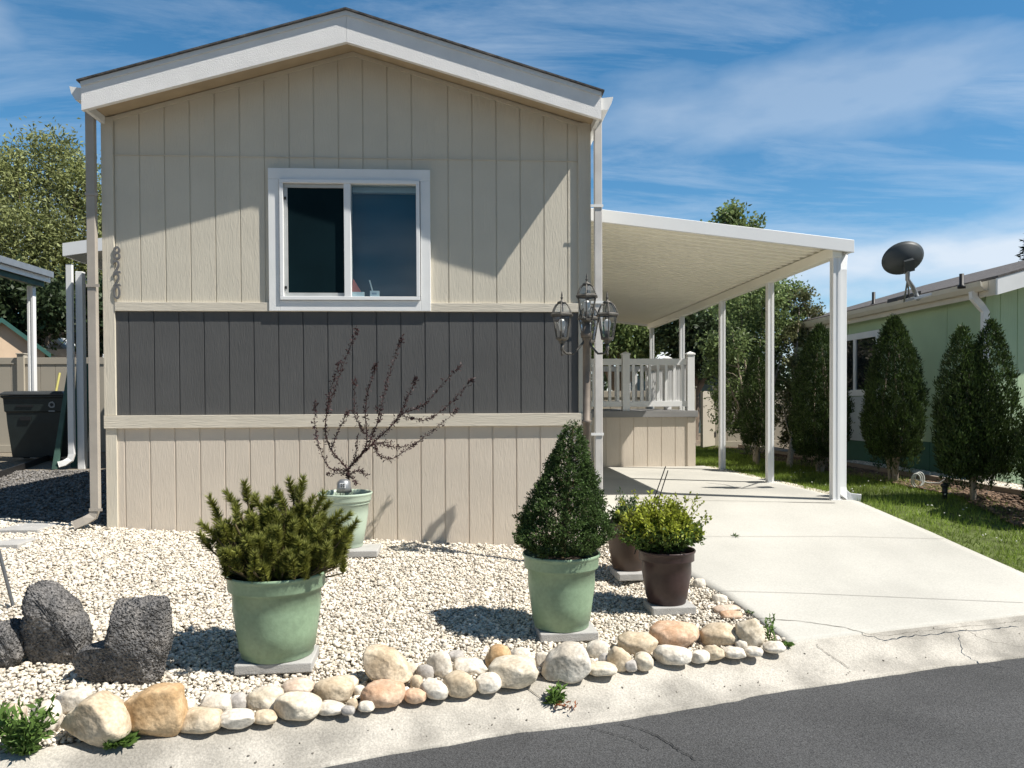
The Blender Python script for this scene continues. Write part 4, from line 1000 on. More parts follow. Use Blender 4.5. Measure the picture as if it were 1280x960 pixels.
ROCKS = [
 (6, 918, 34, 40, 'pink', 'pinkish cream rock cut off at the left edge of the bed', {}),
 (49, 921, 37, 46, 'white', 'upright white egg-shaped rock behind the tall leafy weed', dict(tilt=5)),
 (85, 893, 46, 28, 'white', 'long whitish rock peeking out behind the biggest tan boulder', dict(tilt=14)),
 (104, 938, 88, 62, 'tan', 'biggest yellowish tan boulder with a peaked top, left of the leafy rosette weed', dict(outline=[(-44, -12), (-36, 4), (-22, 16), (-10, 28), (4, 31), (14, 24), (30, 12), (42, -4), (44, -18), (30, -28), (-10, -31), (-34, -29)], amp=.03)),
 (131, 891, 30, 22, 'white', 'white rock wedged between the peaked tan boulder and the ochre block', {}),
 (180, 925, 78, 64, 'ochre', 'large ochre block with a flat split right face', dict(outline=[(-38, -2), (-34, 14), (-18, 22), (-4, 30), (16, 31), (33, 30), (35, 12), (36, -26), (30, -31), (0, -30), (-30, -20)], amp=.025)),
 (228, 894, 26, 18, 'white', 'small white rock touching the right side of the ochre block', {}),
 (244, 917, 54, 29, 'tan', 'flat speckled tan rock with a pointed left end right of the ochre block', dict(tilt=4)),
 (266, 897, 42, 28, 'white', 'white angular rock behind the flat speckled tan rock', dict(pw=.7)),
 (291, 912, 48, 22, 'white', 'low cream-white oval rock lying right of the flat speckled tan rock', {}),
 (294, 892, 28, 26, 'gray', 'rounded greyish cream rock behind the low cream-white oval', {}),
 (327, 892, 48, 32, 'cream', 'smooth cream oval rock below the big pine pot', {}),
 (328, 906, 32, 17, 'tan', 'small flat brownish tan rock in front of the smooth cream oval', {}),
 (368, 876, 44, 24, 'pink', 'whitish rock with a pinkish left half behind the wide cream rock', dict(tilt=8)),
 (367, 901, 60, 31, 'cream', 'wide pale cream rock with a flat base beside the kerb', dict(tilt=-4)),
 (414, 881, 50, 32, 'tan', 'blunt tan-white egg rock with a shaded left face', {}),
 (430, 867, 32, 22, 'cream', 'cream rock tucked behind the blunt tan-white egg', {}),
 (411, 894, 36, 15, 'white', 'flat whitish stone at the kerb below the blunt tan-white egg', {}),
 (434, 894, 18, 12, 'gray', 'tiny grey stone right of the flat whitish stone', dict(sub=3)),
 (448, 872, 16, 16, 'white', 'small white round stone left of the salmon log-shaped rock', dict(sub=3)),
 (440, 886, 14, 14, 'tan', 'little speckled tan stone below the small white round stone', dict(sub=3)),
 (457, 889, 22, 13, 'white', 'white flat pebble beneath the left end of the salmon log-shaped rock', dict(sub=3)),
 (476, 885, 57, 30, 'orange', 'salmon log-shaped rock under the barrel rock', dict(pw=.72)),
 (481, 864, 64, 44, 'tan', 'barrel-shaped tan rock resting on top of the salmon log-shaped rock', dict(outline=[(-31, 10), (-30, 19), (-20, 22), (0, 19), (16, 8), (28, -8), (32, -16), (22, -22), (0, -16), (-22, -14), (-29, -2)], amp=.03, sink=-.1, sub=5, hollow=.16)),
 (518, 879, 30, 17, 'orange', 'small orange rock right of the salmon log-shaped rock', {}),
 (542, 875, 38, 24, 'white', 'clean white slanted rock between the small orange rock and a tan dome', dict(tilt=-18)),
 (520, 863, 16, 20, 'tan', 'little honey-coloured stone at the right end of the barrel rock', dict(sub=3)),
 (511, 847, 24, 18, 'cream', 'cream stone behind the pointed end of the barrel rock', dict(sub=3)),
 (531, 851, 24, 21, 'gray', 'greyish white round stone left of the tall speckled egg', {}),
 (549, 850, 34, 37, 'white', 'tall speckled white egg rock leaning left', dict(tilt=20)),
 (569, 827, 22, 13, 'gray', 'smooth grey stone at the back, right of the tall speckled egg', dict(sub=3)),
 (574, 871, 44, 32, 'tan', 'domed light tan rock at the kerb in the middle of the row', {}),
 (588, 847, 46, 21, 'white', 'long white rock lying behind the domed light tan rock', dict(tilt=-6)),
 (623, 845, 34, 38, 'ochre', 'upright orange-tan stump-shaped rock with a sliced face', dict(outline=[(-16, -10), (-13, 8), (-8, 17), (2, 19), (11, 16), (17, 2), (17, -12), (6, -18), (-10, -19)], amp=.025)),
 (650, 830, 30, 19, 'white', 'white stone behind the two large cream boulders', {}),
 (642, 861, 66, 36, 'cream', 'large cream boulder below the stump-shaped rock', dict(pw=.75)),
 (610, 866, 34, 24, 'white', 'white rounded stone between the tan dome and the large cream boulder', {}),
 (680, 836, 22, 22, 'white', 'small white stone behind the gap of the two largest pale boulders', {}),
 (710, 853, 64, 45, 'white', 'largest smooth whitish dome boulder', dict(outline=[(-32, -16), (-28, -2), (-14, 14), (4, 22), (18, 20), (28, 6), (32, -10), (24, -18), (-10, -22), (-28, -22)], amp=.02)),
 (747, 825, 30, 25, 'white', 'pale rock behind the angular brown chunk', dict(tilt=8)),
 (800, 821, 52, 28, 'tan', 'broad light tan rock left of the bright orange boulder', {}),
 (760, 835, 24, 18, 'gray', 'brown-grey angular chunk right of the whitish dome boulder', dict(pw=.65)),
 (774, 838, 30, 28, 'tan', 'slanting tan slab leaning between the brown-grey chunk and a cream wedge', dict(tilt=-28, pw=.68)),
 (753, 846, 40, 17, 'cream', 'low mottled cream stone at the kerb right of the whitish dome', {}),
 (805, 838, 26, 24, 'cream', 'smooth cream pebble rock below the broad light tan rock', {}),
 (789, 839, 16, 15, 'gray', 'small dark-sided wedge of stone at the kerb', dict(sub=3, pw=.7)),
 (844, 832, 48, 24, 'white', 'white speckled oval rock under the bright orange boulder', {}),
 (830, 817, 18, 11, 'gray', 'small lilac-grey stone at the left foot of the bright orange boulder', dict(sub=3)),
 (848, 815, 64, 34, 'orange', 'bright orange smooth boulder below the brown pots', dict(pw=.76)),
 (877, 828, 26, 15, 'white', 'pale two-toned stone right of the white speckled oval', dict(pw=.7)),
 (893, 825, 30, 18, 'tan', 'flat beige-tan rock below the pale tan faceted rock', {}),
 (903, 810, 47, 29, 'tan', 'pale tan faceted rock right of the bright orange boulder', dict(pw=.74, tilt=8)),
 (941, 811, 36, 41, 'cream', 'tall whitish rock leaning left at the driveway corner', dict(tilt=24)),
 (920, 823, 30, 13, 'white', 'low white crusty stone at the kerb below the faceted rock', {}),
 (944, 821, 26, 12, 'white', 'low white stone below the tall leaning rock', dict(sub=3)),
 (971, 816, 28, 14, 'white', 'last white stone of the row beside the driveway weed', {}),
 (928, 812, 16, 14, 'white', 'small white wedge stone between the faceted rock and the tall leaning rock', dict(sub=3)),
 (911, 769, 35, 11, 'pink', 'flat pinkish white stone on the driveway side of the bed', {}),
 (916, 775, 28, 10, 'orange', 'flat orange-tan stone just under the flat pinkish white stone', dict(sub=3)),
 (901, 755, 20, 12, 'white', 'white stone on the driveway edge above the flat pinkish stone', dict(sub=3)),
 (875, 735, 17, 12, 'white', 'white stone on the driveway edge nearest the dark brown pot', dict(sub=3)),
]
for i, (a, b_, w, h, key, lab, kw) in enumerate(ROCKS): rock(a, b_, w, h, key, lab, seed=100 + i * 7, **kw)
# hollow end of the barrel rock is a mark on the rock itself: a dark concave cap
LAVG = 'dark lava boulders'
rock(142, 862, 120, 118, '', 'grey-black porous lava boulder shaped like a boot', outline=[(-5, 57), (10, 58), (54, 59), (56, 58), (58, 30), (59, 0), (54, -25), (50, -48), (38, -58), (-5, -50), (-52, -42), (-60, -26), (-50, -6), (-14, 1), (-10, 20), (-4, 40), (-5, 55)], amp=.045, group=LAVG, name='lava_boulder', m_=m_lava, cat='boulder', depth=.45, sub=6, hf=.95, sink=.04, pits=420)
rock(57, 838, 68, 104, '', 'dark bluish lava boulder with a pointed top, left of the boot-shaped one', outline=[(-34, 20), (-34, 48), (-29, 56), (-20, 55), (-6, 46), (6, 34), (18, 14), (30, -6), (34, -22), (31, -44), (-4, -50), (-30, -50), (-34, -20)], amp=.035, group=LAVG, name='lava_boulder', m_=m_lava, cat='boulder', depth=.7, sub=6, hf=1.0, sink=.04, pits=420)
rock(-4, 838, 50, 62, '', 'shaded lava boulder cut off by the left edge', amp=.09, group=LAVG, name='lava_boulder', m_=m_lava, cat='boulder', depth=.8, sub=6, pw=.7, sink=.05, pits=300)

# rod and stepping slabs on the left
b0 = onG(17, 760, zg); t0 = onY(-14, 640, b0.y)
tag(MB().tube([b0, t0], .010, 8).build('steel_rod', m_steel, loc=tuple(b0)), 'thin grey steel rod leaning left out of the gravel', 'rod')
def slab(px, py, w, d, label):
    p_ = onG(px, py, zg); z = float(zg(p_.x, p_.y))
    return tag(MB().box(p_.x - w / 2, p_.x + w / 2, p_.y - d / 2, p_.y + d / 2, z - .03, z + .014).build('stepping_slab', m_paver, loc=(p_.x, p_.y, z), bevel=.006), label, 'paving slab', 'stepping slabs in the gravel')
slab(36, 660, .32, .34, 'pale stepping slab in the gravel at the edge of the shade')
slab(4, 678, .40, .34, 'pale stepping slab at the left picture edge above the steel rod')

# ------------------------------------------------------------------ weeds
def rosette(px, py, zf, n, ln, wd, up, label, m_=None, extra=None, name='weed', nst=0, hst=0.0):
    p_ = onG(px, py, zf); z = float(zf(p_.x, p_.y))
    t_ = thing(name, label, 'weed', (p_.x, p_.y, z))
    a = rng.uniform(0, 6.28, n); u = rng.uniform(up * .2, up, n)
    D = np.stack([np.cos(a), np.sin(a), u], -1); P = np.array([p_.x, p_.y, z]) + np.stack([np.cos(a), np.sin(a), np.zeros(n)], -1) * rng.uniform(0, ln * .35, (n, 1))
    if nst:
        sp = MB(); PL, DL = [], []
        for k in range(nst):
            aa = rng.uniform(0, 6.28); tipv = Vector((math.cos(aa) * hst * .45, math.sin(aa) * hst * .35, hst * rng.uniform(.6, 1.0)))
            b_ = Vector((p_.x + rng.normal(0, .02), p_.y + rng.normal(0, .015), z)); sp.tube([b_, b_ + tipv * .5 + Vector((0, 0, .02)), b_ + tipv], [.004, .003, .0015], 5)
            kk = 26; tt = rng.uniform(.1, 1, kk)[:, None]; PL.append(np.array(b_) + tt * np.array(tipv)); DL.append(rdir(kk) + np.array([0, 0, .6]))
        sp.build('stems', m_weed, t_); P = np.concatenate([P] + PL); D = np.concatenate([D] + DL)
    nn = len(P)
    leaf_mesh(P, D, rng.uniform(.6, 1.1, nn) * ln, rng.uniform(.7, 1.2, nn) * wd, 'leaves', m_ or m_weed, t_, .1)
    if extra:
        q_ = np.repeat(np.array([[p_.x + .04, p_.y - .03, z + .006]]), 26, 0) + rng.normal(0, [.03, .018, .004], (26, 3)); leaf_mesh(q_, rdir(26) * [1, 1, .3], .03, .012, 'dried_leaves', extra, t_)
    return t_
rosette(33, 940, zg, 60, .048, .016, .8, 'tall leafy green weed at the left end of the kerb', nst=22, hst=.19)
rosette(147, 930, zk, 110, .075, .024, .9, 'low green rosette weed between the peaked tan and ochre boulders', nst=3, hst=.06)
rosette(692, 879, zk, 34, .05, .014, .8, 'small weed with reddish dry leaves in the kerb crack', extra=m_weedred, nst=4, hst=.07)
rosette(984, 806, zd, 90, .035, .016, .5, 'dark green weed mat on the driveway beside the last white stone')
rosette(962, 800, zd, 8, .03, .01, .6, 'spindly weed stalk growing at the driveway corner', nst=3, hst=.14)
rosette(938, 766, zd, 34, .03, .012, .5, 'creeping weed on the driveway behind the flat pinkish stone', m_=m_sagelf)
rosette(918, 671, zd, 14, .05, .012, .8, 'tiny weed tuft in the driveway joint', m_=m_sagelf)

# ------------------------------------------------------------------ lawn, planting bed, right-hand yard
XB = 5.25                                                        # timber edging between the bed and the neighbour's gravel
def lawn_pt(u, v):
    y = 4.55 + (15.5 - 4.55) * v; a = (xr(y) + .004 if y < 10.9 else 3.3); b = XB if y > 6.2 else XB + (6.2 - y) * 3.0
    x = a + (b - a) * u; return (x, y, float(zl(x, y)) - .01)
tag(grid_obj('lawn', list(np.linspace(0, 1, 30)), list(np.linspace(0, 1, 60)), lawn_pt, mat('lawn_soil', (.09, .115, .03), .95, var=.4, scale=9, bump=.8, bscale=40)), kind='structure')
n = 230000
Xg, Yg = scatter(n, 3.2, 9.0, 4.6, 15.0)
lim = np.where(Yg > 6.2, 4.95 + .10 * fbm(Xg * 2, Yg * 2), XB + (6.2 - Yg) * 3.0)
xrr = np.where(Yg < 10.9, np.interp(Yg, ry, rx), 3.3)
ok = (Xg > xrr + .01 + .03 * fbm(Xg * 7, Yg * 7)) & (Xg < lim) & (Yg > yb(Xg) + .12) & (rng.uniform(size=n) < np.clip(.75 + .45 * fbm(Xg * 2.2, Yg * 2.2), .25, 1)); Xg, Yg = Xg[ok], Yg[ok]
Pg = np.stack([Xg, Yg, zl(Xg, Yg) - .01], -1); Dg = rng.normal(0, .40, (len(Xg), 3)) + np.array([0, 0, 1.0])
hl = rng.uniform(.03, .085, len(Xg)) * np.clip(.9 + .4 * fbm(Xg * 1.4, Yg * 1.4, 2), .5, 1.6)
needle_mesh(Pg, Dg, hl, rng.uniform(.004, .008, len(Xg)), 'grass', m_grass, None)
tag(bpy.data.objects['grass'], 'patchy green lawn grass between the driveway and the evergreens', 'grass', kind='stuff')
ng = 60; Xd, Yd = scatter(ng, 3.7, 5.0, 5.2, 9.5); ok = Xd > np.interp(Yd, ry, rx) + .1; Xd, Yd = Xd[ok], Yd[ok]
tag(pebbles(np.stack([Xd, Yd, zl(Xd, Yd) + rng.uniform(.04, .09, len(Xd))], -1), rng.uniform(.005, .009, len(Xd)), 'dandelion_heads', m_straw), 'scattered pale dandelion heads over the lawn', 'flowers', kind='stuff')
def bed_pt(u, v):
    y = 6.3 + (14.8 - 6.3) * v; a = 4.72 + .10 * float(fbm(4, y * 2)); x = a + (XB - .02 - a) * u; return (x, y, float(zl(x, y)) + .006 + .012 * float(fbm(x * 5, y * 5)) * u)
tag(grid_obj('mulch_bed', list(np.linspace(0, 1, 12)), list(np.linspace(0, 1, 60)), bed_pt, m_bark_mulch), kind='structure')
Xb, Yb = scatter(5000, 4.7, XB - .02, 6.2, 13); m_chip = mat('bark_chips', (.16, .105, .07), .9, var=.3, island=.6)
tag(pebbles(np.stack([Xb, Yb, zl(Xb, Yb) + .012], -1), rng.uniform(.008, .022, len(Xb)), 'bark_chips', m_chip, .5), 'loose brown bark chips under the evergreens', 'bark mulch', kind='stuff')
tag(MB().box(XB - .02, XB + .02, 6.0, 14.5, .45, .625).build('timber_edging', mat('grey_timber', (.30, .25, .20), .85, var=.2, scale=5, stretch=(4, .4, 4)), loc=(XB, 10, .5)), 'long low grey timber board edging the evergreen bed', 'edging')
def strip_pt(u, v): return (XB + .02 + (5.9 - XB) * u, 5.8 + 8.9 * v, .575)
tag(grid_obj('side_gravel', list(np.linspace(0, 1, 4)), list(np.linspace(0, 1, 20)), strip_pt, m_gbase), kind='structure')
Xs, Ys = scatter(5500, XB + .02, 5.78, 6.6, 11); tag(pebbles(np.stack([Xs, Ys, np.full(len(Xs), .578)], -1), rng.uniform(.010, .020, len(Xs)), 'side_gravel_stones', m_pebble), 'pale gravel strip along the foot of the green house', 'gravel', kind='stuff')
# grit line along the driveway border
Xs, Ys = scatter(2600, -.06, .05, 7.2, 10.8); Xs = Xs * 1.4 + np.interp(Ys, ry, rx) + .05
tag(pebbles(np.stack([Xs, Ys, zl(Xs, Ys) + .004], -1), rng.uniform(.006, .014, len(Xs)), 'border_grit', m_pebble), 'pale gravel line between the driveway and the lawn', 'gravel', kind='stuff')

# neighbour's green house
GX, GY = 5.80, 8.25
gh = thing('green_house', 'pale green single-storey neighbouring house with grey shingle roof and cream gutter', 'house', (GX + 2, GY, .5))
ze = onY(1232, 368, GY).z                                        # eave (gutter bottom) height at the near corner
YE = 13.3
MB().siding((GX, YE, 0), (0, -1, 0), (-1, 0, 0), YE - GY, .95, ze + .02, 1.2, .75, gw=.012, gd=.006).build('side_wall', m_greenwall, gh)
MB().siding((GX + .004, YE, 0), (0, -1, 0), (-1, 0, 0), YE - GY, .50, .951, 1.2, .4).build('skirting', m_greendk, gh)
SLP = .28; XR_ = GX + 2.6
MB().siding((GX, GY, 0), (1, 0, 0), (0, -1, 0), 5.2, .50, lambda t: ze + .02 + SLP * min(t, 5.2 - t), .2, .16, breaks=(2.6,)).build('end_wall', mat('light_green_siding', (.44, .57, .37), .75, var=.05, scale=3, bump=.5, bscale=30, bstretch=(1.6, 1.6, .13), bdist=.006), gh)
MB().box(GX - .014, GX + .07, GY - .016, GY - .002, .52, ze + .02).build('corner_board', m_greenwall, gh)
ov = .12
rfm = MB()
for sg in (1, -1):
    x0 = XR_ - sg * (2.6 + ov)
    rfm.prism([(x0, GY - .35, ze + .13 - SLP * 0), (XR_, GY - .35, ze + .13 + SLP * (2.6 + ov)), (XR_, GY - .35, ze + .155 + SLP * (2.6 + ov)), (x0, GY - .35, ze + .155)], (0, YE - GY + .7, 0))
groof = rfm.build('roof', m_roofgrey, gh)
for sg in (1, -1):
    x0 = XR_ - sg * (2.6 + ov)
    MB().prism([(x0, GY - .345, ze + .128), (XR_ - sg * .002, GY - .345, ze + .128 + SLP * (2.6 + ov)), (XR_ - sg * .002, GY - .345, ze - .05 + SLP * (2.6 + ov)), (x0, GY - .345, ze - .05)], (0, .03, 0)).build('rake_fascia', m_white, gh)
    MB().prism([(x0, GY - .315, ze + .0), (XR_, GY - .315, ze + SLP * (2.6 + ov)), (XR_, GY - .315, ze + .012 + SLP * (2.6 + ov)), (x0, GY - .315, ze + .012)], (0, .31, 0)).build('soffit', m_cream, gh)
MB().box(GX - ov, GX, GY - .31, YE, ze - .02, ze + .0).build('eave_soffit', m_cream, gh)
MB().box(GX - ov + .001, GX - ov + .022, GY - .31, YE, ze - .045, ze + .125).build('eave_fascia', m_cream, gh)
gmb = MB(); gp_ = [(0, 0), (0, -.10), (-.05, -.10), (-.085, -.05), (-.095, .0), (-.085, .0), (-.05, -.09), (-.005, -.09), (-.005, 0)]
gmb.prism([(GX - ov + a, GY - .20, ze + .118 + b) for a, b in gp_], (0, YE - GY, 0)); gmb.build('gutter', m_cream, gh)
spout([(GX - ov - .05, GY - .02, ze + .03), (GX - ov - .045, GY - .02, ze - .04), (GX - .075, GY - .02, ze - .14), (GX - .04, GY - .035, ze - .20), (GX - .04, GY - .035, .72), (GX - .06, GY - .06, .66)], .075, .055, 'downspout', m_alum, gh)
# window: behind and left of the second evergreen
def onX(x, y, X): d = ray(x, y); return CAM + d * (X / d.x)
wa = onX(1061, 433, GX); wb = onX(1097, 425, GX); wz0 = onX(1080, 487, GX).z
wy1, wy0 = wa.y, wb.y; wzt = wb.z + .05
wm = MB()
for a in ((wy0 - .08, wy1 + .5, wzt, wzt + .09), (wy0 - .08, wy1 + .5, wz0 - .09, wz0), (wy0 - .08, wy0, wz0, wzt), (wy1 + .42, wy1 + .5, wz0, wzt), ((wy0 + wy1) / 2 + .15, (wy0 + wy1) / 2 + .22, wz0, wzt)): wm.box(GX - .03, GX + .01, a[0], a[1], a[2], a[3])
gw_ = wm.build('window', m_white, gh)
MB().box(GX - .012, GX - .006, wy0, wy1 + .42, wz0, wzt).build('pane', mat('dark_glass', (.012, .016, .018), .05, spec=.6), gw_)
MB().box(GX - .028, GX - .004, wy0 - .05, wy1 + .47, wz0 - .75, wz0 - .1).build('lower_panel', m_palewall, gw_)
def onroof(px, py):
    # photo pixel -> point on the street-side roof slope
    d = ray(px, py); n_ = Vector((-SLP, 0, 1)); p0 = Vector((GX - ov, GY, ze + .155)); return CAM + d * ((p0 - CAM).dot(n_) / d.dot(n_))
for a, b_, hgt in ((1202, 357, .10), (1092, 380, .10)):
    q = onroof(a, b_); MB().lathe((q.x, q.y, q.z - .03), [(.001, 0), (.04, 0), (.04, .03), (.023, .04), (.023, .03 + .19 * q.y / 12), (.001, .03 + .19 * q.y / 12)], 12).build('vent_pipe', m_black, gh)
MB().box(GX + .0, GX + .02, GY - .30, GY - .2, .5, .5).build('foundation_block', m_paver, gh) if False else None
q = onZ(1235, 612, .58); tag(MB().box(GX - .15, GX - .02, GY - .18, GY - .03, .57, .70).build('concrete_block', m_paver, loc=(GX - .08, GY - .1, .57), bevel=.008), 'pale concrete block at the foot of the green house corner', 'block')
# satellite dish on the roof
q = onroof(1148, 374); dish = thing('satellite_dish', 'dark grey satellite dish on a bent arm on the green house roof', 'satellite dish', tuple(q))
hub = onY(1136, 334, q.y - .15); sc_ = (q.y) / FPX
MB().tube([q, q + (hub - q) * .55 + Vector((0, 0, -.06)), hub + Vector((0, 0.02, -.12)), hub + Vector((0, .02, .02))], .022, 8).build('mast', m_galv, dish)
dd = Vector((-.10, -.62, -.60)).normalized()                    # the back of the dish faces the street
dd = Vector((.12, .72, .42)).normalized()
u = dd.cross(Vector((0, 0, 1))).normalized(); v = u.cross(dd)
dm_ = MB(); rings = 7; segs = 36; vs = []
RW, RH = 24.5 * sc_ * 1.0, 20 * sc_
ctr = hub + Vector((-.02, .05, .085)); ru = R(14); u, v = u * math.cos(ru) + v * math.sin(ru), v * math.cos(ru) - u * math.sin(ru)
for i in range(rings + 1):
    r_ = i / rings
    for k in range(segs):
        a = 2 * math.pi * k / segs; vs.append(ctr + u * RW * r_ * math.cos(a) + v * RH * 1.05 * r_ * math.sin(a) + dd * (.10 * r_ * r_ - .05))
fs = [(i * segs + k, i * segs + (k + 1) % segs, (i + 1) * segs + (k + 1) % segs, (i + 1) * segs + k) for i in range(rings) for k in range(segs)]
dm_.add(vs, fs, True); refl = dm_.build('reflector', m_dish, dish); so_ = refl.modifiers.new('thickness', 'SOLIDIFY'); so_.thickness = .012
MB().obox(hub + Vector((0, .0, .02)), u * .045, v * .06, dd * .03).build('bracket', m_dish, dish)
MB().obox(q + Vector((0, 0, .02)), (.09, 0, .025), (0, .08, 0), (0, 0, .012)).build('roof_foot', m_galv, dish)
ql = onroof(1130, 377); MB().tube([ql, hub + Vector((0, .02, -.12))], .009, 6).tube([ql + Vector((.12, .1, .03)), hub + Vector((0, .02, -.12))], .009, 6).build('stay', m_galv, dish)
MB().obox(ql + Vector((0, 0, .05)), (.13, 0, .035), (0, .10, 0), (0, 0, .02)).build('roof_foot', m_black, dish)
MB().tube([ctr - v * RH * .95, ctr - v * RH * 1.15 + dd * .25, ctr - v * RH * .5 + dd * .48], .010, 6).build('feed_arm', m_galv, dish)

# evergreens
def arb(px, py, top, wpx, label, nlv, twin=False, trunk=.28, group='columnar evergreens along the green house', skew=0.0, zf=zl):
    b = onG(px, py, zf); z0 = float(zf(b.x, b.y)); dist = (b - CAM).dot(fw); s = dist / FPX
    T = onY(px, top, b.y).z; Hh = T - z0; W = wpx * s / 2
    t_ = thing('columnar_evergreen', label, 'evergreen', (b.x, b.y, z0), group)
    tm = MB()
    for k in range(3):
        a = rng.uniform(0, 6.28); o = Vector((math.cos(a), math.sin(a), 0))
        tm.tube([Vector((b.x, b.y, z0 - .05)) + o * .025, Vector((b.x, b.y, z0 + trunk * .5)) + o * rng.uniform(.01, .06) + Vector((rng.normal(0, .015), 0, 0)), Vector((b.x, b.y, z0 + Hh * .45)) + o * .12, Vector((b.x, b.y, z0 + Hh * .85)) + o * .04], [.024, .02, .014, .005], 6)
    tm.build('trunk', m_barkpale, t_)
    n = nlv
    spires = [(0, 0, 1.0, 1.0)] if not twin else [(-.40 * W, .02, .97, .66), (.30 * W, -.05, 1.0, .70), (.12 * W, .1, .80, .80)]
    Ps, Ds = [], []
    zb_ = z0 + trunk * .85
    for ox, oy, hs, ws in spires:
        m_n = n // len(spires)
        t = 1 - np.sqrt(rng.uniform(0, 1, m_n)); t = np.where(rng.uniform(size=m_n) < .35, rng.uniform(0, 1, m_n), t)
        prof_ = np.interp(t, [0, .08, .22, .45, .65, .82, .93, 1], [.62, .88, 1.0, .97, .80, .52, .27, .03])
        th = rng.uniform(0, 6.28, m_n)
        lump = 1 + .06 * np.sin(th * 3 + t * 9 + px) + .07 * np.sin(th * 5 - t * 21) + .06 * np.sin(th * 9 + t * 33)
        r_ = W * ws * prof_ * lump * np.sqrt(np.where(rng.uniform(size=m_n) < .7, rng.uniform(.78, 1.0, m_n), rng.uniform(.3, 1.12, m_n)))
        zz = zb_ + (T - zb_) * hs * t
        zz = zz - (rng.uniform(0, 1, m_n) < .45) * rng.uniform(0, trunk * .55, m_n) * (t < .14) * (np.sin(th * 2 + px) > -.2)
        Ps.append(np.stack([b.x + ox + r_ * np.cos(th), b.y + oy + r_ * np.sin(th), zz], -1))
        Ds.append(np.stack([np.cos(th) * .55, np.sin(th) * .55, np.full(m_n, 1.25)], -1) + rng.normal(0, .25, (m_n, 3)))
    B = np.concatenate(Ps); D = np.concatenate(Ds); k = 5
    Pq = np.repeat(B, k, 0) + rng.normal(0, .014, (len(B) * k, 3)); Dq = unit(np.repeat(unit(D), k, 0) + rdir(len(B) * k) * .6)
    leaf_mesh(Pq, Dq, rng.uniform(.026, .052, len(Pq)), rng.uniform(.008, .014, len(Pq)), 'foliage', m_arb, t_, .06)
    return t_
arb(1220, 626, 404, 88, 'widest evergreen with a twin top before the green house corner', 8000, True, .30)
arb(1117, 602, 398, 66, 'slim pointed evergreen directly below the satellite dish', 6500, False, .34)
arb(1024, 590, 408, 66, 'dark rounded evergreen just left of the front carport post', 6500, False, .25)
arb(1316, 655, 470, 70, 'evergreen cut off by the right picture edge', 3000, False, .30)
arb(946, 582, 436, 38, 'narrow dark evergreen farthest back, between two carport posts', 3000, False, .35)
# small garden things in the bed
q = onG(1181, 624, zl); sl2 = thing('path_light', 'black stake light standing at the edge of the bark bed', 'garden light', (q.x, q.y, float(zl(q.x, q.y))))
z_ = float(zl(q.x, q.y)); MB().lathe((q.x, q.y, z_), [(.001, 0), (.02, 0), (.02, .05), (.024, .055), (.024, .12), (.001, .12)], 12).build('stem', m_black, sl2); MB().lathe((q.x, q.y, z_), [(.001, .121), (.036, .121), (.036, .135), (.02, .15), (.001, .155)], 12).build('cap', m_black, sl2)
hs_ = MB(); q = onZ(1156, 603, .62)
hp = [(q.x - .10 + .03 * a / 6.28 * 2.2 + .055 * math.cos(a), q.y + .012 * a, .635 + .075 * math.sin(a)) for a in np.linspace(0, 6.28 * 2.5, 60)]
hp += [(q.x + .12, q.y + .15, .60), (q.x + .22, q.y + .1, .60), (q.x + .30, q.y + .05, .68), (q.x + .36, q.y, .75)]
hs_.tube(hp, .007, 6)
tag(hs_.build('garden_hose', mat('pale_hose', (.45, .46, .42), .5), loc=(q.x, q.y, .6)), 'loops of pale garden hose behind the timber edging', 'hose')

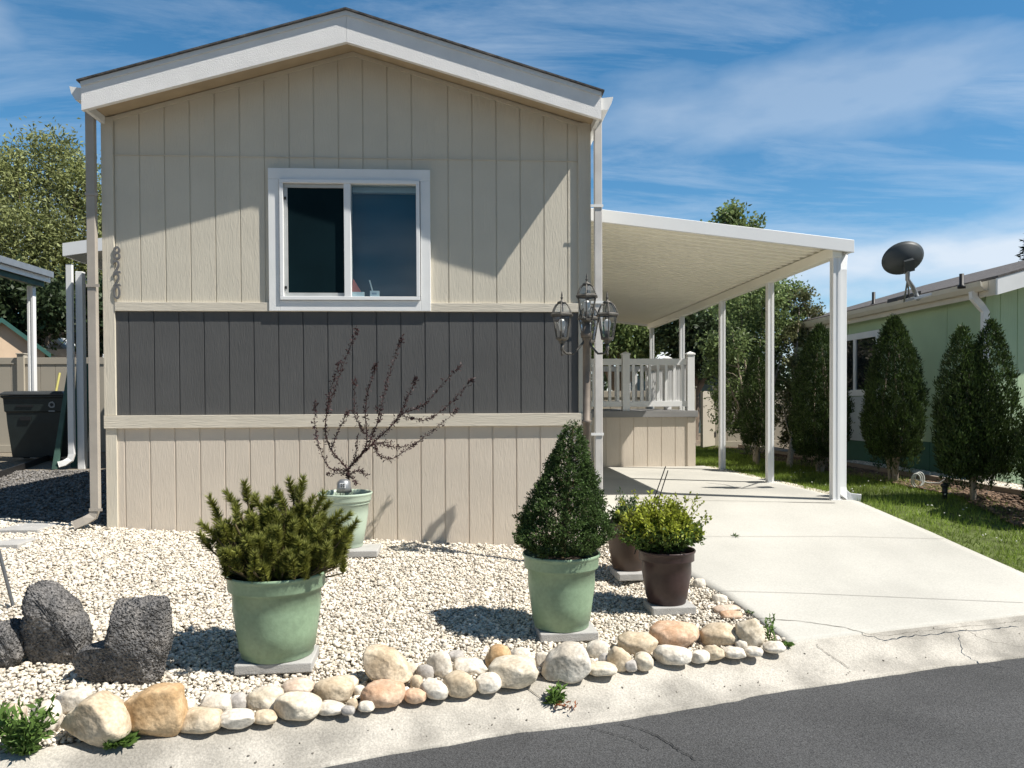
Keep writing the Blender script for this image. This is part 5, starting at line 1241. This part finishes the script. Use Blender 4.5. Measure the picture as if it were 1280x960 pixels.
# ------------------------------------------------------------------ trees
def tree(name, label, base, blobs, nl, size, m_, bark, group=None, tr=.12, spread=.30, aspect=.5, shell=(.45, 1.0), stems=1):
    """blobs: (x, y, z, r) of crown lobes"""
    t_ = thing(name, label, 'tree', base, group); b = Vector(base); mb = MB()
    zc_ = min(q[2] - q[3] * .6 for q in blobs); cx_ = sum(q[0] for q in blobs) / len(blobs); cy_ = sum(q[1] for q in blobs) / len(blobs)
    fork = Vector((b.x + (cx_ - b.x) * .4, b.y + (cy_ - b.y) * .4, max(b.z + .4, zc_ * .6 + b.z * .4)))
    mb.tube([b - Vector((0, 0, .1)), b + (fork - b) * .5 + Vector((tr * .2, 0, 0)), fork], [tr * 1.25, tr, tr * .8], 8)
    for (x, y, z, r_) in blobs:
        e = Vector((x, y, z + r_ * .3)); md = (fork + e) / 2 + Vector((random.uniform(-.1, .1), random.uniform(-.1, .1), -.15)) * r_
        mb.tube([fork, md, e], [tr * .55, tr * .35, tr * .10], 6)
        for k in range(7):
            d = Vector(rdir(1)[0]) * r_ * .85; s0 = md + (e - md) * random.uniform(0, 1); mb.tube([s0, s0 + d * .5 + Vector((0, 0, .1 * r_)), e * .0 + s0 + d], [tr * .16, tr * .10, tr * .03], 4)
    mb.build('trunk', bark, t_)
    tot = sum(q[3] ** 2 for q in blobs); Ps, Ds = [], []
    for (x, y, z, r_) in blobs:
        n = int(nl * r_ ** 2 / tot); nc = max(10, int(n / 60))
        cd_ = rdir(nc); cr = rng.uniform(*shell, nc)[:, None] * r_
        cc = np.array([x, y, z]) + cd_ * cr * np.array([1, 1, .92])
        w = rng.uniform(.4, 1.6, nc); idx_ = rng.choice(nc, n, p=w / w.sum())
        sg = rng.uniform(.6, 1.3, nc)[idx_][:, None] * r_ * spread * .55
        Ps.append(cc[idx_] + rng.normal(0, 1, (n, 3)) * sg); Ds.append(cd_[idx_] * .4 + rdir(n) + np.array([0, 0, -.15]))
    P = np.concatenate(Ps); D = np.concatenate(Ds); nn = len(P)
    leaf_mesh(P, D, rng.uniform(.7, 1.3, nn) * size, rng.uniform(.7, 1.3, nn) * size * aspect, 'crown', m_, t_)
    return t_
def B(px, py, rpx, Y, dy=0.0):
    q = onY(px, py, Y + dy); s = Y / FPX; return (q.x, q.y, q.z, rpx * s)
# left: tall olive-green tree over the sheds
Y = 25
tree('tall_tree', 'tall olive green tree rising above the sheds at the left', tuple(onY(60, 560, Y)[:2]) + (.45,),
     [B(20, 240, 44, Y), B(62, 205, 40, Y, .5), B(100, 232, 34, Y), B(40, 300, 50, Y, -.8), B(90, 300, 46, Y), B(-20, 300, 55, Y, 1), B(-10, 220, 36, Y, 1), B(130, 270, 40, Y, 1), B(60, 350, 46, Y, -.5), B(140, 340, 45, Y, .5)], 36000, .15, m_willow, m_bark, tr=.22, spread=.50, aspect=.36)
Y = 21
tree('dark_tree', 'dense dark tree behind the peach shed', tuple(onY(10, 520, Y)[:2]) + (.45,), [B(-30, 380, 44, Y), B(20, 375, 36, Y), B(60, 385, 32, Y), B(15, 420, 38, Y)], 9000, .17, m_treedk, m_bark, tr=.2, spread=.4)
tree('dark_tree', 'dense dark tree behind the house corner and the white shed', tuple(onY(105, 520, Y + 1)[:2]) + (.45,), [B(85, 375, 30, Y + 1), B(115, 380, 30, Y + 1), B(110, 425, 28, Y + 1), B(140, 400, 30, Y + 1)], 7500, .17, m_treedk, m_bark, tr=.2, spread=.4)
# right: trees behind the carport
Y = 22
tree('tall_tree', 'tall tree whose leafy tip shows above the carport roof', tuple(onY(918, 540, Y)[:2]) + (.45,),
     [B(918, 266, 16, Y), B(905, 284, 18, Y), B(935, 284, 20, Y), B(920, 300, 26, Y), B(890, 320, 26, Y), B(948, 325, 24, Y), B(920, 370, 46, Y), B(895, 400, 40, Y)], 12000, .14, m_tree, m_bark, tr=.16, spread=.52)
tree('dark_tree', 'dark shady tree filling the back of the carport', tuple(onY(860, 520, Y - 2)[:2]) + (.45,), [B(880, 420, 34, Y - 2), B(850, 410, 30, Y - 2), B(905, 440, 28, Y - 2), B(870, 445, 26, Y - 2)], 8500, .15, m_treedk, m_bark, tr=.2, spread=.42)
tree('light_tree', 'lighter green tree seen over the deck railing', tuple(onY(770, 520, Y - 1)[:2]) + (.45,), [B(755, 430, 30, Y - 1), B(790, 425, 28, Y - 1), B(775, 400, 26, Y - 1), B(815, 415, 26, Y - 1), B(735, 400, 30, Y - 1), B(800, 450, 22, Y - 1)], 7500, .15, m_tree, m_bark, tr=.18, spread=.42)
Y = 12.8
bs = onG(946, 577, lambda a, b: .55)
tree('young_tree', 'bushy young tree with glossy leaves beside the carport posts', (bs.x, bs.y, .5),
     [B(925, 385, 34, Y), B(955, 372, 36, Y), B(985, 375, 26, Y, .4), B(915, 425, 32, Y, -.3), B(950, 425, 36, Y), B(985, 415, 30, Y), B(905, 470, 30, Y), B(935, 480, 32, Y, -.3), B(960, 470, 34, Y, .3), B(915, 515, 26, Y, -.2), B(945, 525, 26, Y), B(890, 440, 14, Y)], 22000, .062, m_tree, m_barkpale, tr=.05, spread=.36)
bs = onG(985, 585, lambda a, b: .55); Y = 12.0
tree('young_tree', 'slender young tree with pale yellowish leaves left of the dark evergreen', (bs.x, bs.y, .5),
     [B(1000, 380, 20, Y, .8), B(995, 420, 20, Y, .5), B(1000, 455, 18, Y), B(990, 490, 18, Y), B(980, 520, 17, Y, -.2), B(992, 545, 15, Y), B(1015, 385, 16, Y, .8)], 6500, .055, leafm('pale_yellow_leaves', (.16, .17, .075), .45, .35, .3, 3), m_barkpale, tr=.04, spread=.40)
bs = onG(1001, 588, lambda a, b: .55)
mbx = MB()
# conifer at the right edge
def conifer(base, H, Rr, label, n):
    t_ = thing('conifer', label, 'tree', base); b = Vector(base)
    MB().tube([b, b + Vector((0, 0, H * .95))], [Rr * .09, .02], 8).build('trunk', m_bark, t_)
    tiers = 26; Ps, Ds = [], []
    for k in range(tiers):
        t = .12 + .88 * k / tiers; rr = Rr * (1 - t) ** .85 + .06
        nb = 9
        for j in range(nb):
            a = 2 * math.pi * (j / nb) + k * .7 + rng.normal(0, .15); L_ = rr * rng.uniform(.7, 1.12); m_n = int(n / tiers / nb * (.35 + 1.3 * (1 - t)))
            s_ = rng.uniform(.15, 1, m_n)[:, None]; d = np.array([math.cos(a), math.sin(a), -.12])
            Ps.append(np.array(b) + np.array([0, 0, H * t]) + d * L_ * s_ + rng.normal(0, .09 * Rr / 2, (m_n, 3))); Ds.append(d + rdir(m_n) * .6 + np.array([0, 0, .2]))
    P = np.concatenate(Ps); leaf_mesh(P, np.concatenate(Ds), rng.uniform(.12, .26, len(P)), .05, 'crown', m_conifer, t_)
q = onY(1297, 560, 27); conifer((q.x, q.y, .45), onY(1290, 262, 27).z - .45, 1.75, 'dark conifer rising behind the green house roof', 15000)
# treeline beyond everything
def clump_far(n, Y, x0, x1, h0, h1, label, name='distant_trees'):
    Ps = []; 
    for k in range(46):
        x = rng.uniform(x0, x1); h = rng.uniform(h0, h1); m_n = n // 46; r_ = rng.uniform(2.2, 4.0)
        p = rdir(m_n) * np.array([r_, r_, h * .55]) * rng.uniform(.6, 1, (m_n, 1)) + np.array([x, Y + rng.uniform(-5, 5), h * .52]); Ps.append(p)
    P = np.concatenate(Ps); o = leaf_mesh(P, rdir(len(P)), rng.uniform(.4, .9, len(P)), .35, name, m_treedk, None)
    tag(o, label, 'trees', kind='stuff')
clump_far(14000, 62, -60, 70, 4.5, 7.5, 'far line of dark trees closing the view behind the yards')

# ------------------------------------------------------------------ fences and far buildings
def fence(x0, x1, yy, z0, z1, label, postx, name='vinyl_fence'):
    t_ = thing(name, label, 'fence', ((x0 + x1) / 2, yy, z0))
    MB().siding((x0, yy - .02, 0), (1, 0, 0), (0, -1, 0), x1 - x0, z0 + .05, z1 - .12, .28, .14, gw=.012, gd=.008).siding((x1, yy + .02, 0), (-1, 0, 0), (0, 1, 0), x1 - x0, z0 + .05, z1 - .12, .28, .14).build('panel', m_fence, t_)
    for a, b_ in ((z1 - .13, z1), (z0 + .02, z0 + .16)): MB().box(x0, x1, yy - .035, yy + .035, a, b_).build('rail', m_fence, t_, bevel=.004)
    for px_ in postx:
        p_ = MB().box(px_ - .065, px_ + .065, yy - .068, yy + .068, z0 - .05, z1 + .06).build('post', m_fence, t_, bevel=.004)
        MB().box(px_ - .08, px_ + .08, yy - .083, yy + .083, z1 + .061, z1 + .085).build('post_cap', m_fence, p_, bevel=.006)
    return t_
FY = 15.6
zt_ = onY(90, 447, FY).z; pxl = onY(28, 470, FY).x
fence(-16.0, -2.95, FY, .5, zt_, 'beige vinyl fence behind the rubbish bin', [pxl, pxl - 2.4, pxl - 4.8, pxl + 2.4, pxl + 4.8])
zt2 = onY(960, 489, 15.0).z
a0 = onY(872, 520, 15.0).x; a1 = onY(895, 520, 15.0).x
fence(a1 + .08, 12.0, 15.0, .5, zt2 + .02, 'low beige fence between the carport and the green house', [a1 + .02])
fence(1.10, a0 - .1, 15.4, .5, zt2 + .02, 'low beige fence behind the deck', [a0])
gt = thing('fence_gate', 'beige fence gate standing ajar beside the deck', 'gate', (a1, 15.0, .5))
ga = Vector((a1 - .06, 14.95, 0)); gb_ = Vector((a0 - .12, 14.35, 0)); gd_ = (gb_ - ga).normalized(); gn = Vector((-gd_.y, gd_.x, 0)); Lg = (gb_ - ga).length
MB().obox((ga + gb_) / 2 + Vector((0, 0, (.58 + zt2) / 2)), gd_ * Lg / 2, gn * .025, (0, 0, (zt2 - .58) / 2)).build('gate_panel', m_fence, gt, bevel=.004)
for zz in (.8, zt2 - .2): MB().obox(ga + Vector((0, 0, zz)) + gn * .03, gd_ * .06, gn * .012, (0, 0, .045)).build('hinge', m_black, gt)
# sheds
def shed(name, label, px0, px1, pyeave, pxpk, pypk, Y, wallm, trimm, roofm, dep=2.6, ovh=.12):
    a = onY(px0, pyeave, Y); b = onY(px1, pyeave, Y); k = onY(pxpk, pypk, Y)
    t_ = thing(name, label, 'shed', ((a.x + b.x) / 2, Y, .45))
    MB().prism([(a.x, Y, .4), (b.x, Y, .4), (b.x, Y, a.z), (k.x, Y, k.z - .04), (a.x, Y, a.z)], (0, dep, 0)).build('wall', wallm, t_)
    r_ = MB()
    for e, sg in ((a, -1), (b, 1)):
        sl_ = (k.z - e.z) / (k.x - e.x); ex2 = e.x + sg * ovh; ez = e.z + sl_ * (sg * ovh)
        r_.prism([(k.x, Y - .15, k.z), (ex2, Y - .15, ez), (ex2, Y - .15, ez + .05), (k.x, Y - .15, k.z + .05)], (0, dep + .3, 0))
        MB().prism([(k.x, Y - .158, k.z - .07), (ex2, Y - .158, ez - .07), (ex2, Y - .158, ez + .045), (k.x, Y - .158, k.z + .045)], (0, .007, 0)).build('barge_board', trimm, t_)
    r_.build('roof', roofm, t_); return t_
shed('garden_shed', 'peach shed with dark green roof trim behind the fence', -45, 50, 438, 2, 400, 19.5, m_peach, m_greentrim, m_greentrim).rotation_euler = (0, 0, R(30))
sh = shed('garden_shed', 'pale grey shed with a white peaked roof between the white posts', 56, 92, 441, 73, 424, 23, m_palewall, m_card, m_paleroof); sh.rotation_euler = (0, 0, 0)
q0 = onY(54, 446, 22.6); q1 = onY(106, 446, 22.6); MB().box(q0.x, q1.x, 22.55, 22.8, onY(70, 444.5, 22.6).z - .20, onY(70, 436.5, 22.6).z).build('lower_fascia', m_card, sh)
shed('garden_shed', 'brown-roofed low shed beside the house corner', 98, 140, 440, 128, 428, 27, m_teal, m_cream, m_bark_mulch)
q0, q1 = onY(855, 500, 24), onY(906, 500, 24)
t_ = thing('far_house', 'grey teal house far behind the carport with a pale roof edge', 'house', (q0.x, 24, .45))
zz = onY(880, 468, 24).z
MB().box(q0.x - 1, q1.x + 1, 24, 30, .4, zz).build('wall', m_teal, t_)
MB().prism([(q0.x - 1.4, 23.6, zz), (q1.x + 1.4, 23.6, zz), (q1.x + .3, 26.8, zz + .8), (q0.x - .3, 26.8, zz + .8)], (0, 0, .08)).build('roof', m_paleroof, t_)
# neighbour's carport at the far left
nc = thing('neighbour_carport', 'grey carport eave with white fluted post at the left edge', 'carport', (-9.0, 14.0, .45))
e1 = onY(63, 346, 14.4); XE = e1.x
mbx = MB(); z1 = e1.z
mbx.prism([(XE, 4.5, z1 - .11), (XE, 14.4, z1 - .11), (XE, 14.4, z1 + .07), (XE, 4.5, z1 + .09)], (-.03, 0, 0)); mbx.build('eave_fascia', m_alum, nc)
MB().box(XE + .001, XE + .07, 4.5, 14.38, z1 - .02, z1 + .085).build('gutter', m_galv, nc)
MB().prism([(XE - .03, 4.5, z1 - .03), (XE - 4, 4.5, z1 + .55), (XE - 4, 4.5, z1 + .60), (XE - .03, 4.5, z1 + .06)], (0, 9.9, 0)).build('roof', m_galv, nc)
MB().box(XE - .16, XE - .06, 4.6, 14.3, z1 - .20, z1 - .04).build('beam', m_greenboard, nc)
qx = onY(40, 420, 14.2).x
for yy in (14.2, 10.2):
    w = .05; pm = MB().prism([(qx + a, yy + b_, .45) for a, b_ in ((-w, -w), (-.018, -w), (-.015, -w + .012), (.015, -w + .012), (.018, -w), (w, -w), (w, w), (-w, w))], (0, 0, z1 - .2 - .45)); pm.build('post', m_vinyl, nc)
    if yy > 14: qx = XE - .11
# awning on the left side of the house
AY = 10.95
aw = thing('side_awning', 'white awning with corner post on the far left side of the house', 'awning', (-4.2, AY, .45))
fa = onY(78, 304, AY); fb = onY(114, 299, AY); fz = onY(78, 320, AY).z
slp = (fb.z - fa.z) / (fb.x - fa.x); xe = HX0 - .004
def az(x): return fa.z + slp * (x - fa.x)
MB().prism([(fa.x, AY, az(fa.x)), (xe, AY, az(xe)), (xe, AY, az(xe) - (fa.z - fz)), (fa.x, AY, fz)], (0, .03, 0)).build('front_fascia', m_vinyl, aw)
MB().prism([(fa.x, AY + .03, az(fa.x) - .02), (xe, AY + .03, az(xe) - .02), (xe, AY + .03, az(xe) - .05), (fa.x, AY + .03, az(fa.x) - .05)], (0, 7, 0)).build('roof_panel', m_pan, aw)
MB().box(fa.x, fa.x + .03, AY + .031, AY + 7, fz, az(fa.x)).build('side_gutter', m_vinyl, aw)
pxp = onY(91, 450, AY + .9).x
zgl = float(zg(pxp, AY))
for yy in (AY + .95, AY + 3.9, AY + 6.6): MB().box(pxp + .05, pxp + .15, yy - .05, yy + .05, zgl - .02, fz - .061).build('post', m_vinyl, aw, bevel=.004)
spout([(pxp + .0, AY + .84, fz + .03), (pxp - .0, AY + .84, zgl + .22), (pxp - .02, AY + .83, zgl + .14), (pxp - .09, AY + .80, zgl + .09), (pxp - .16, AY + .78, zgl + .07)], .085, .06, 'downspout', m_vinyl, aw)
# dark green panel leaning behind the awning post
q0 = onY(88, 575, 12.0); gz = float(zg(q0.x, 12.0))
gp2 = thing('folded_table', 'dark green folded table standing on edge behind the awning post', 'folded table', (q0.x + .2, 12.0, gz))
z2 = onY(95, 452, 12.0).z; xa = onY(86, 560, 12.0).x; xb = onY(112, 560, 12.2).x
xta, xtb = onY(84, 452, 12).x, onY(116, 455, 12.2).x
MB().prism([(xa + .02, 12.0, gz), (xb, 12.0, gz), (xtb, 12.25, z2 - .03), (xta + .04, 12.2, z2)], (0, .05, 0)).build('board', m_greenboard, gp2)
MB().prism([(xa - .10, 11.7, gz), (xa - .02, 11.7, gz), (xta + .02, 12.1, z2), (xta - .03, 12.1, z2)], (0, .04, 0)).build('folded_board', mat('faded_green_board', (.05, .10, .08), .6, var=.2), gp2)
# rubbish bin
q = onZ(44, 577, .5); bz = float(zg(q.x, q.y)); bx, by = q.x, q.y + .3
bn = thing('rubbish_bin', 'black wheeled rubbish bin with a hinged lid before the beige fence', 'bin', (bx, by, bz))
ht = onY(40, 492, by).z - bz
def ring(z, wx, wy): return [(bx - wx, by - wy, z), (bx + wx, by - wy, z), (bx + wx, by + wy, z), (bx - wx, by + wy, z)]
def loft(levels):
    mb = MB(); vs = []
    for l in levels: vs += ring(*l)
    n = len(levels); mb.add(vs, [(0, 3, 2, 1)] + [(i * 4 + k, i * 4 + (k + 1) % 4, i * 4 + 4 + (k + 1) % 4, i * 4 + 4 + k) for i in range(n - 1) for k in range(4)] + [tuple(4 * (n - 1) + k for k in range(4))]); return mb
W2 = 65 * (by / FPX) / 2 + .03
loft([(bz + .05, W2 * .80, .26), (bz + ht * .55, W2 * .90, .31), (bz + ht * .72, W2 * .92, .32), (bz + ht * .73, W2 * .96, .335), (bz + ht * .93, W2 * .99, .345), (bz + ht * .94, W2 * 1.05, .37), (bz + ht * .97, W2 * 1.05, .37)]).build('bin_body', m_plastic_dk, bn, bevel=.012)
loft([(bz + ht * .972, W2 * 1.07, .385), (bz + ht * .995, W2 * 1.07, .385), (bz + ht * 1.03, W2 * .95, .34), (bz + ht * 1.04, W2 * .5, .2)]).build('lid', m_lid, bn, bevel=.01)
for sg in (-1, 1): MB().tube([(bx + sg * (W2 * .80 + .0), by + .22, bz + .12), (bx + sg * (W2 * .80 + .06), by + .22, bz + .12)], .12, 18).build('wheel', m_black, bn)
MB().tube([(bx - W2 * .8, by + .42, bz + ht * .92), (bx + W2 * .8, by + .42, bz + ht * .92)], .016, 8).build('handle', m_black, bn)
MB().box(bx - W2 * .45, bx - W2 * .1, by - .335, by - .318, bz + ht * .60, bz + ht * .66).box(bx - W2 * .55, bx + W2 * .0, by - .352, by - .34, bz + ht * .80, bz + ht * .83).build('grip_recess', m_black, bn)
em = MB(); ec = Vector((bx + W2 * .62, by - .346, bz + ht * .83))
for k in range(3):
    a0_ = R(90 + 120 * k + 12); a1_ = R(90 + 120 * k + 100)
    pts = [ec + Vector((.052 * math.cos(t), 0, .052 * math.sin(t))) for t in np.linspace(a0_, a1_, 6)]
    inner = [ec + Vector((.032 * math.cos(t), 0, .032 * math.sin(t))) for t in np.linspace(a1_, a0_, 6)]
    em.prism(pts + inner, (0, -.004, 0))
    t = a1_; tipd = Vector((-math.sin(t), 0, math.cos(t))); c0 = ec + Vector((.042 * math.cos(t), 0, .042 * math.sin(t))); rd_ = Vector((math.cos(t), 0, math.sin(t)))
    em.prism([c0 + rd_ * .02, c0 + tipd * .03, c0 - rd_ * .02], (0, -.004, 0))
em.box(ec.x - .05, ec.x + .05, ec.y - .005, ec.y - .001, ec.z - .115, ec.z - .095)
em.build('recycling_emblem', m_emblem, bn)
# broom handle behind the bin, dark rail, hose
q = onY(57, 465, 14.9); tag(MB().tube([(q.x, 15.4, onY(57, 465, 14.9).z), (q.x - .05, 14.9, .55)], .022, 8).build('broom_handle', m_yellow, loc=(q.x, 14.9, .5)), 'yellow-green broom handle leaning against the beige fence', 'broom')
a_ = onG(-25, 606, zg); b2 = onG(66, 573, zg)
tag(MB().obox(((a_.x + b2.x) / 2, (a_.y + b2.y) / 2, (a_.z + b2.z) / 2 + .04), (b2 - a_) * .5, Vector((0, .05, 0)), (0, 0, .045)).build('black_rail', m_black, loc=tuple(a_)), 'long black rail lying on the shaded gravel before the bin', 'rail')
hm = MB(); q = onZ(4, 556, .55)
for k in range(4): hm.tube([(q.x + (.20 + .02 * k) * math.cos(t), q.y + .25 * math.sin(t) + .04 * k, .52 + .06 * k + .20 * (1 + math.sin(t * 1.0 + k)) * .5) for t in np.linspace(0, 6.28, 22)], .014, 6, cap=False)
tag(hm.build('hose_coil', mat('straw_hose', (.40, .36, .20), .6), loc=(q.x, q.y, .5)), 'coiled straw-coloured hose at the left edge beside the bin', 'hose')
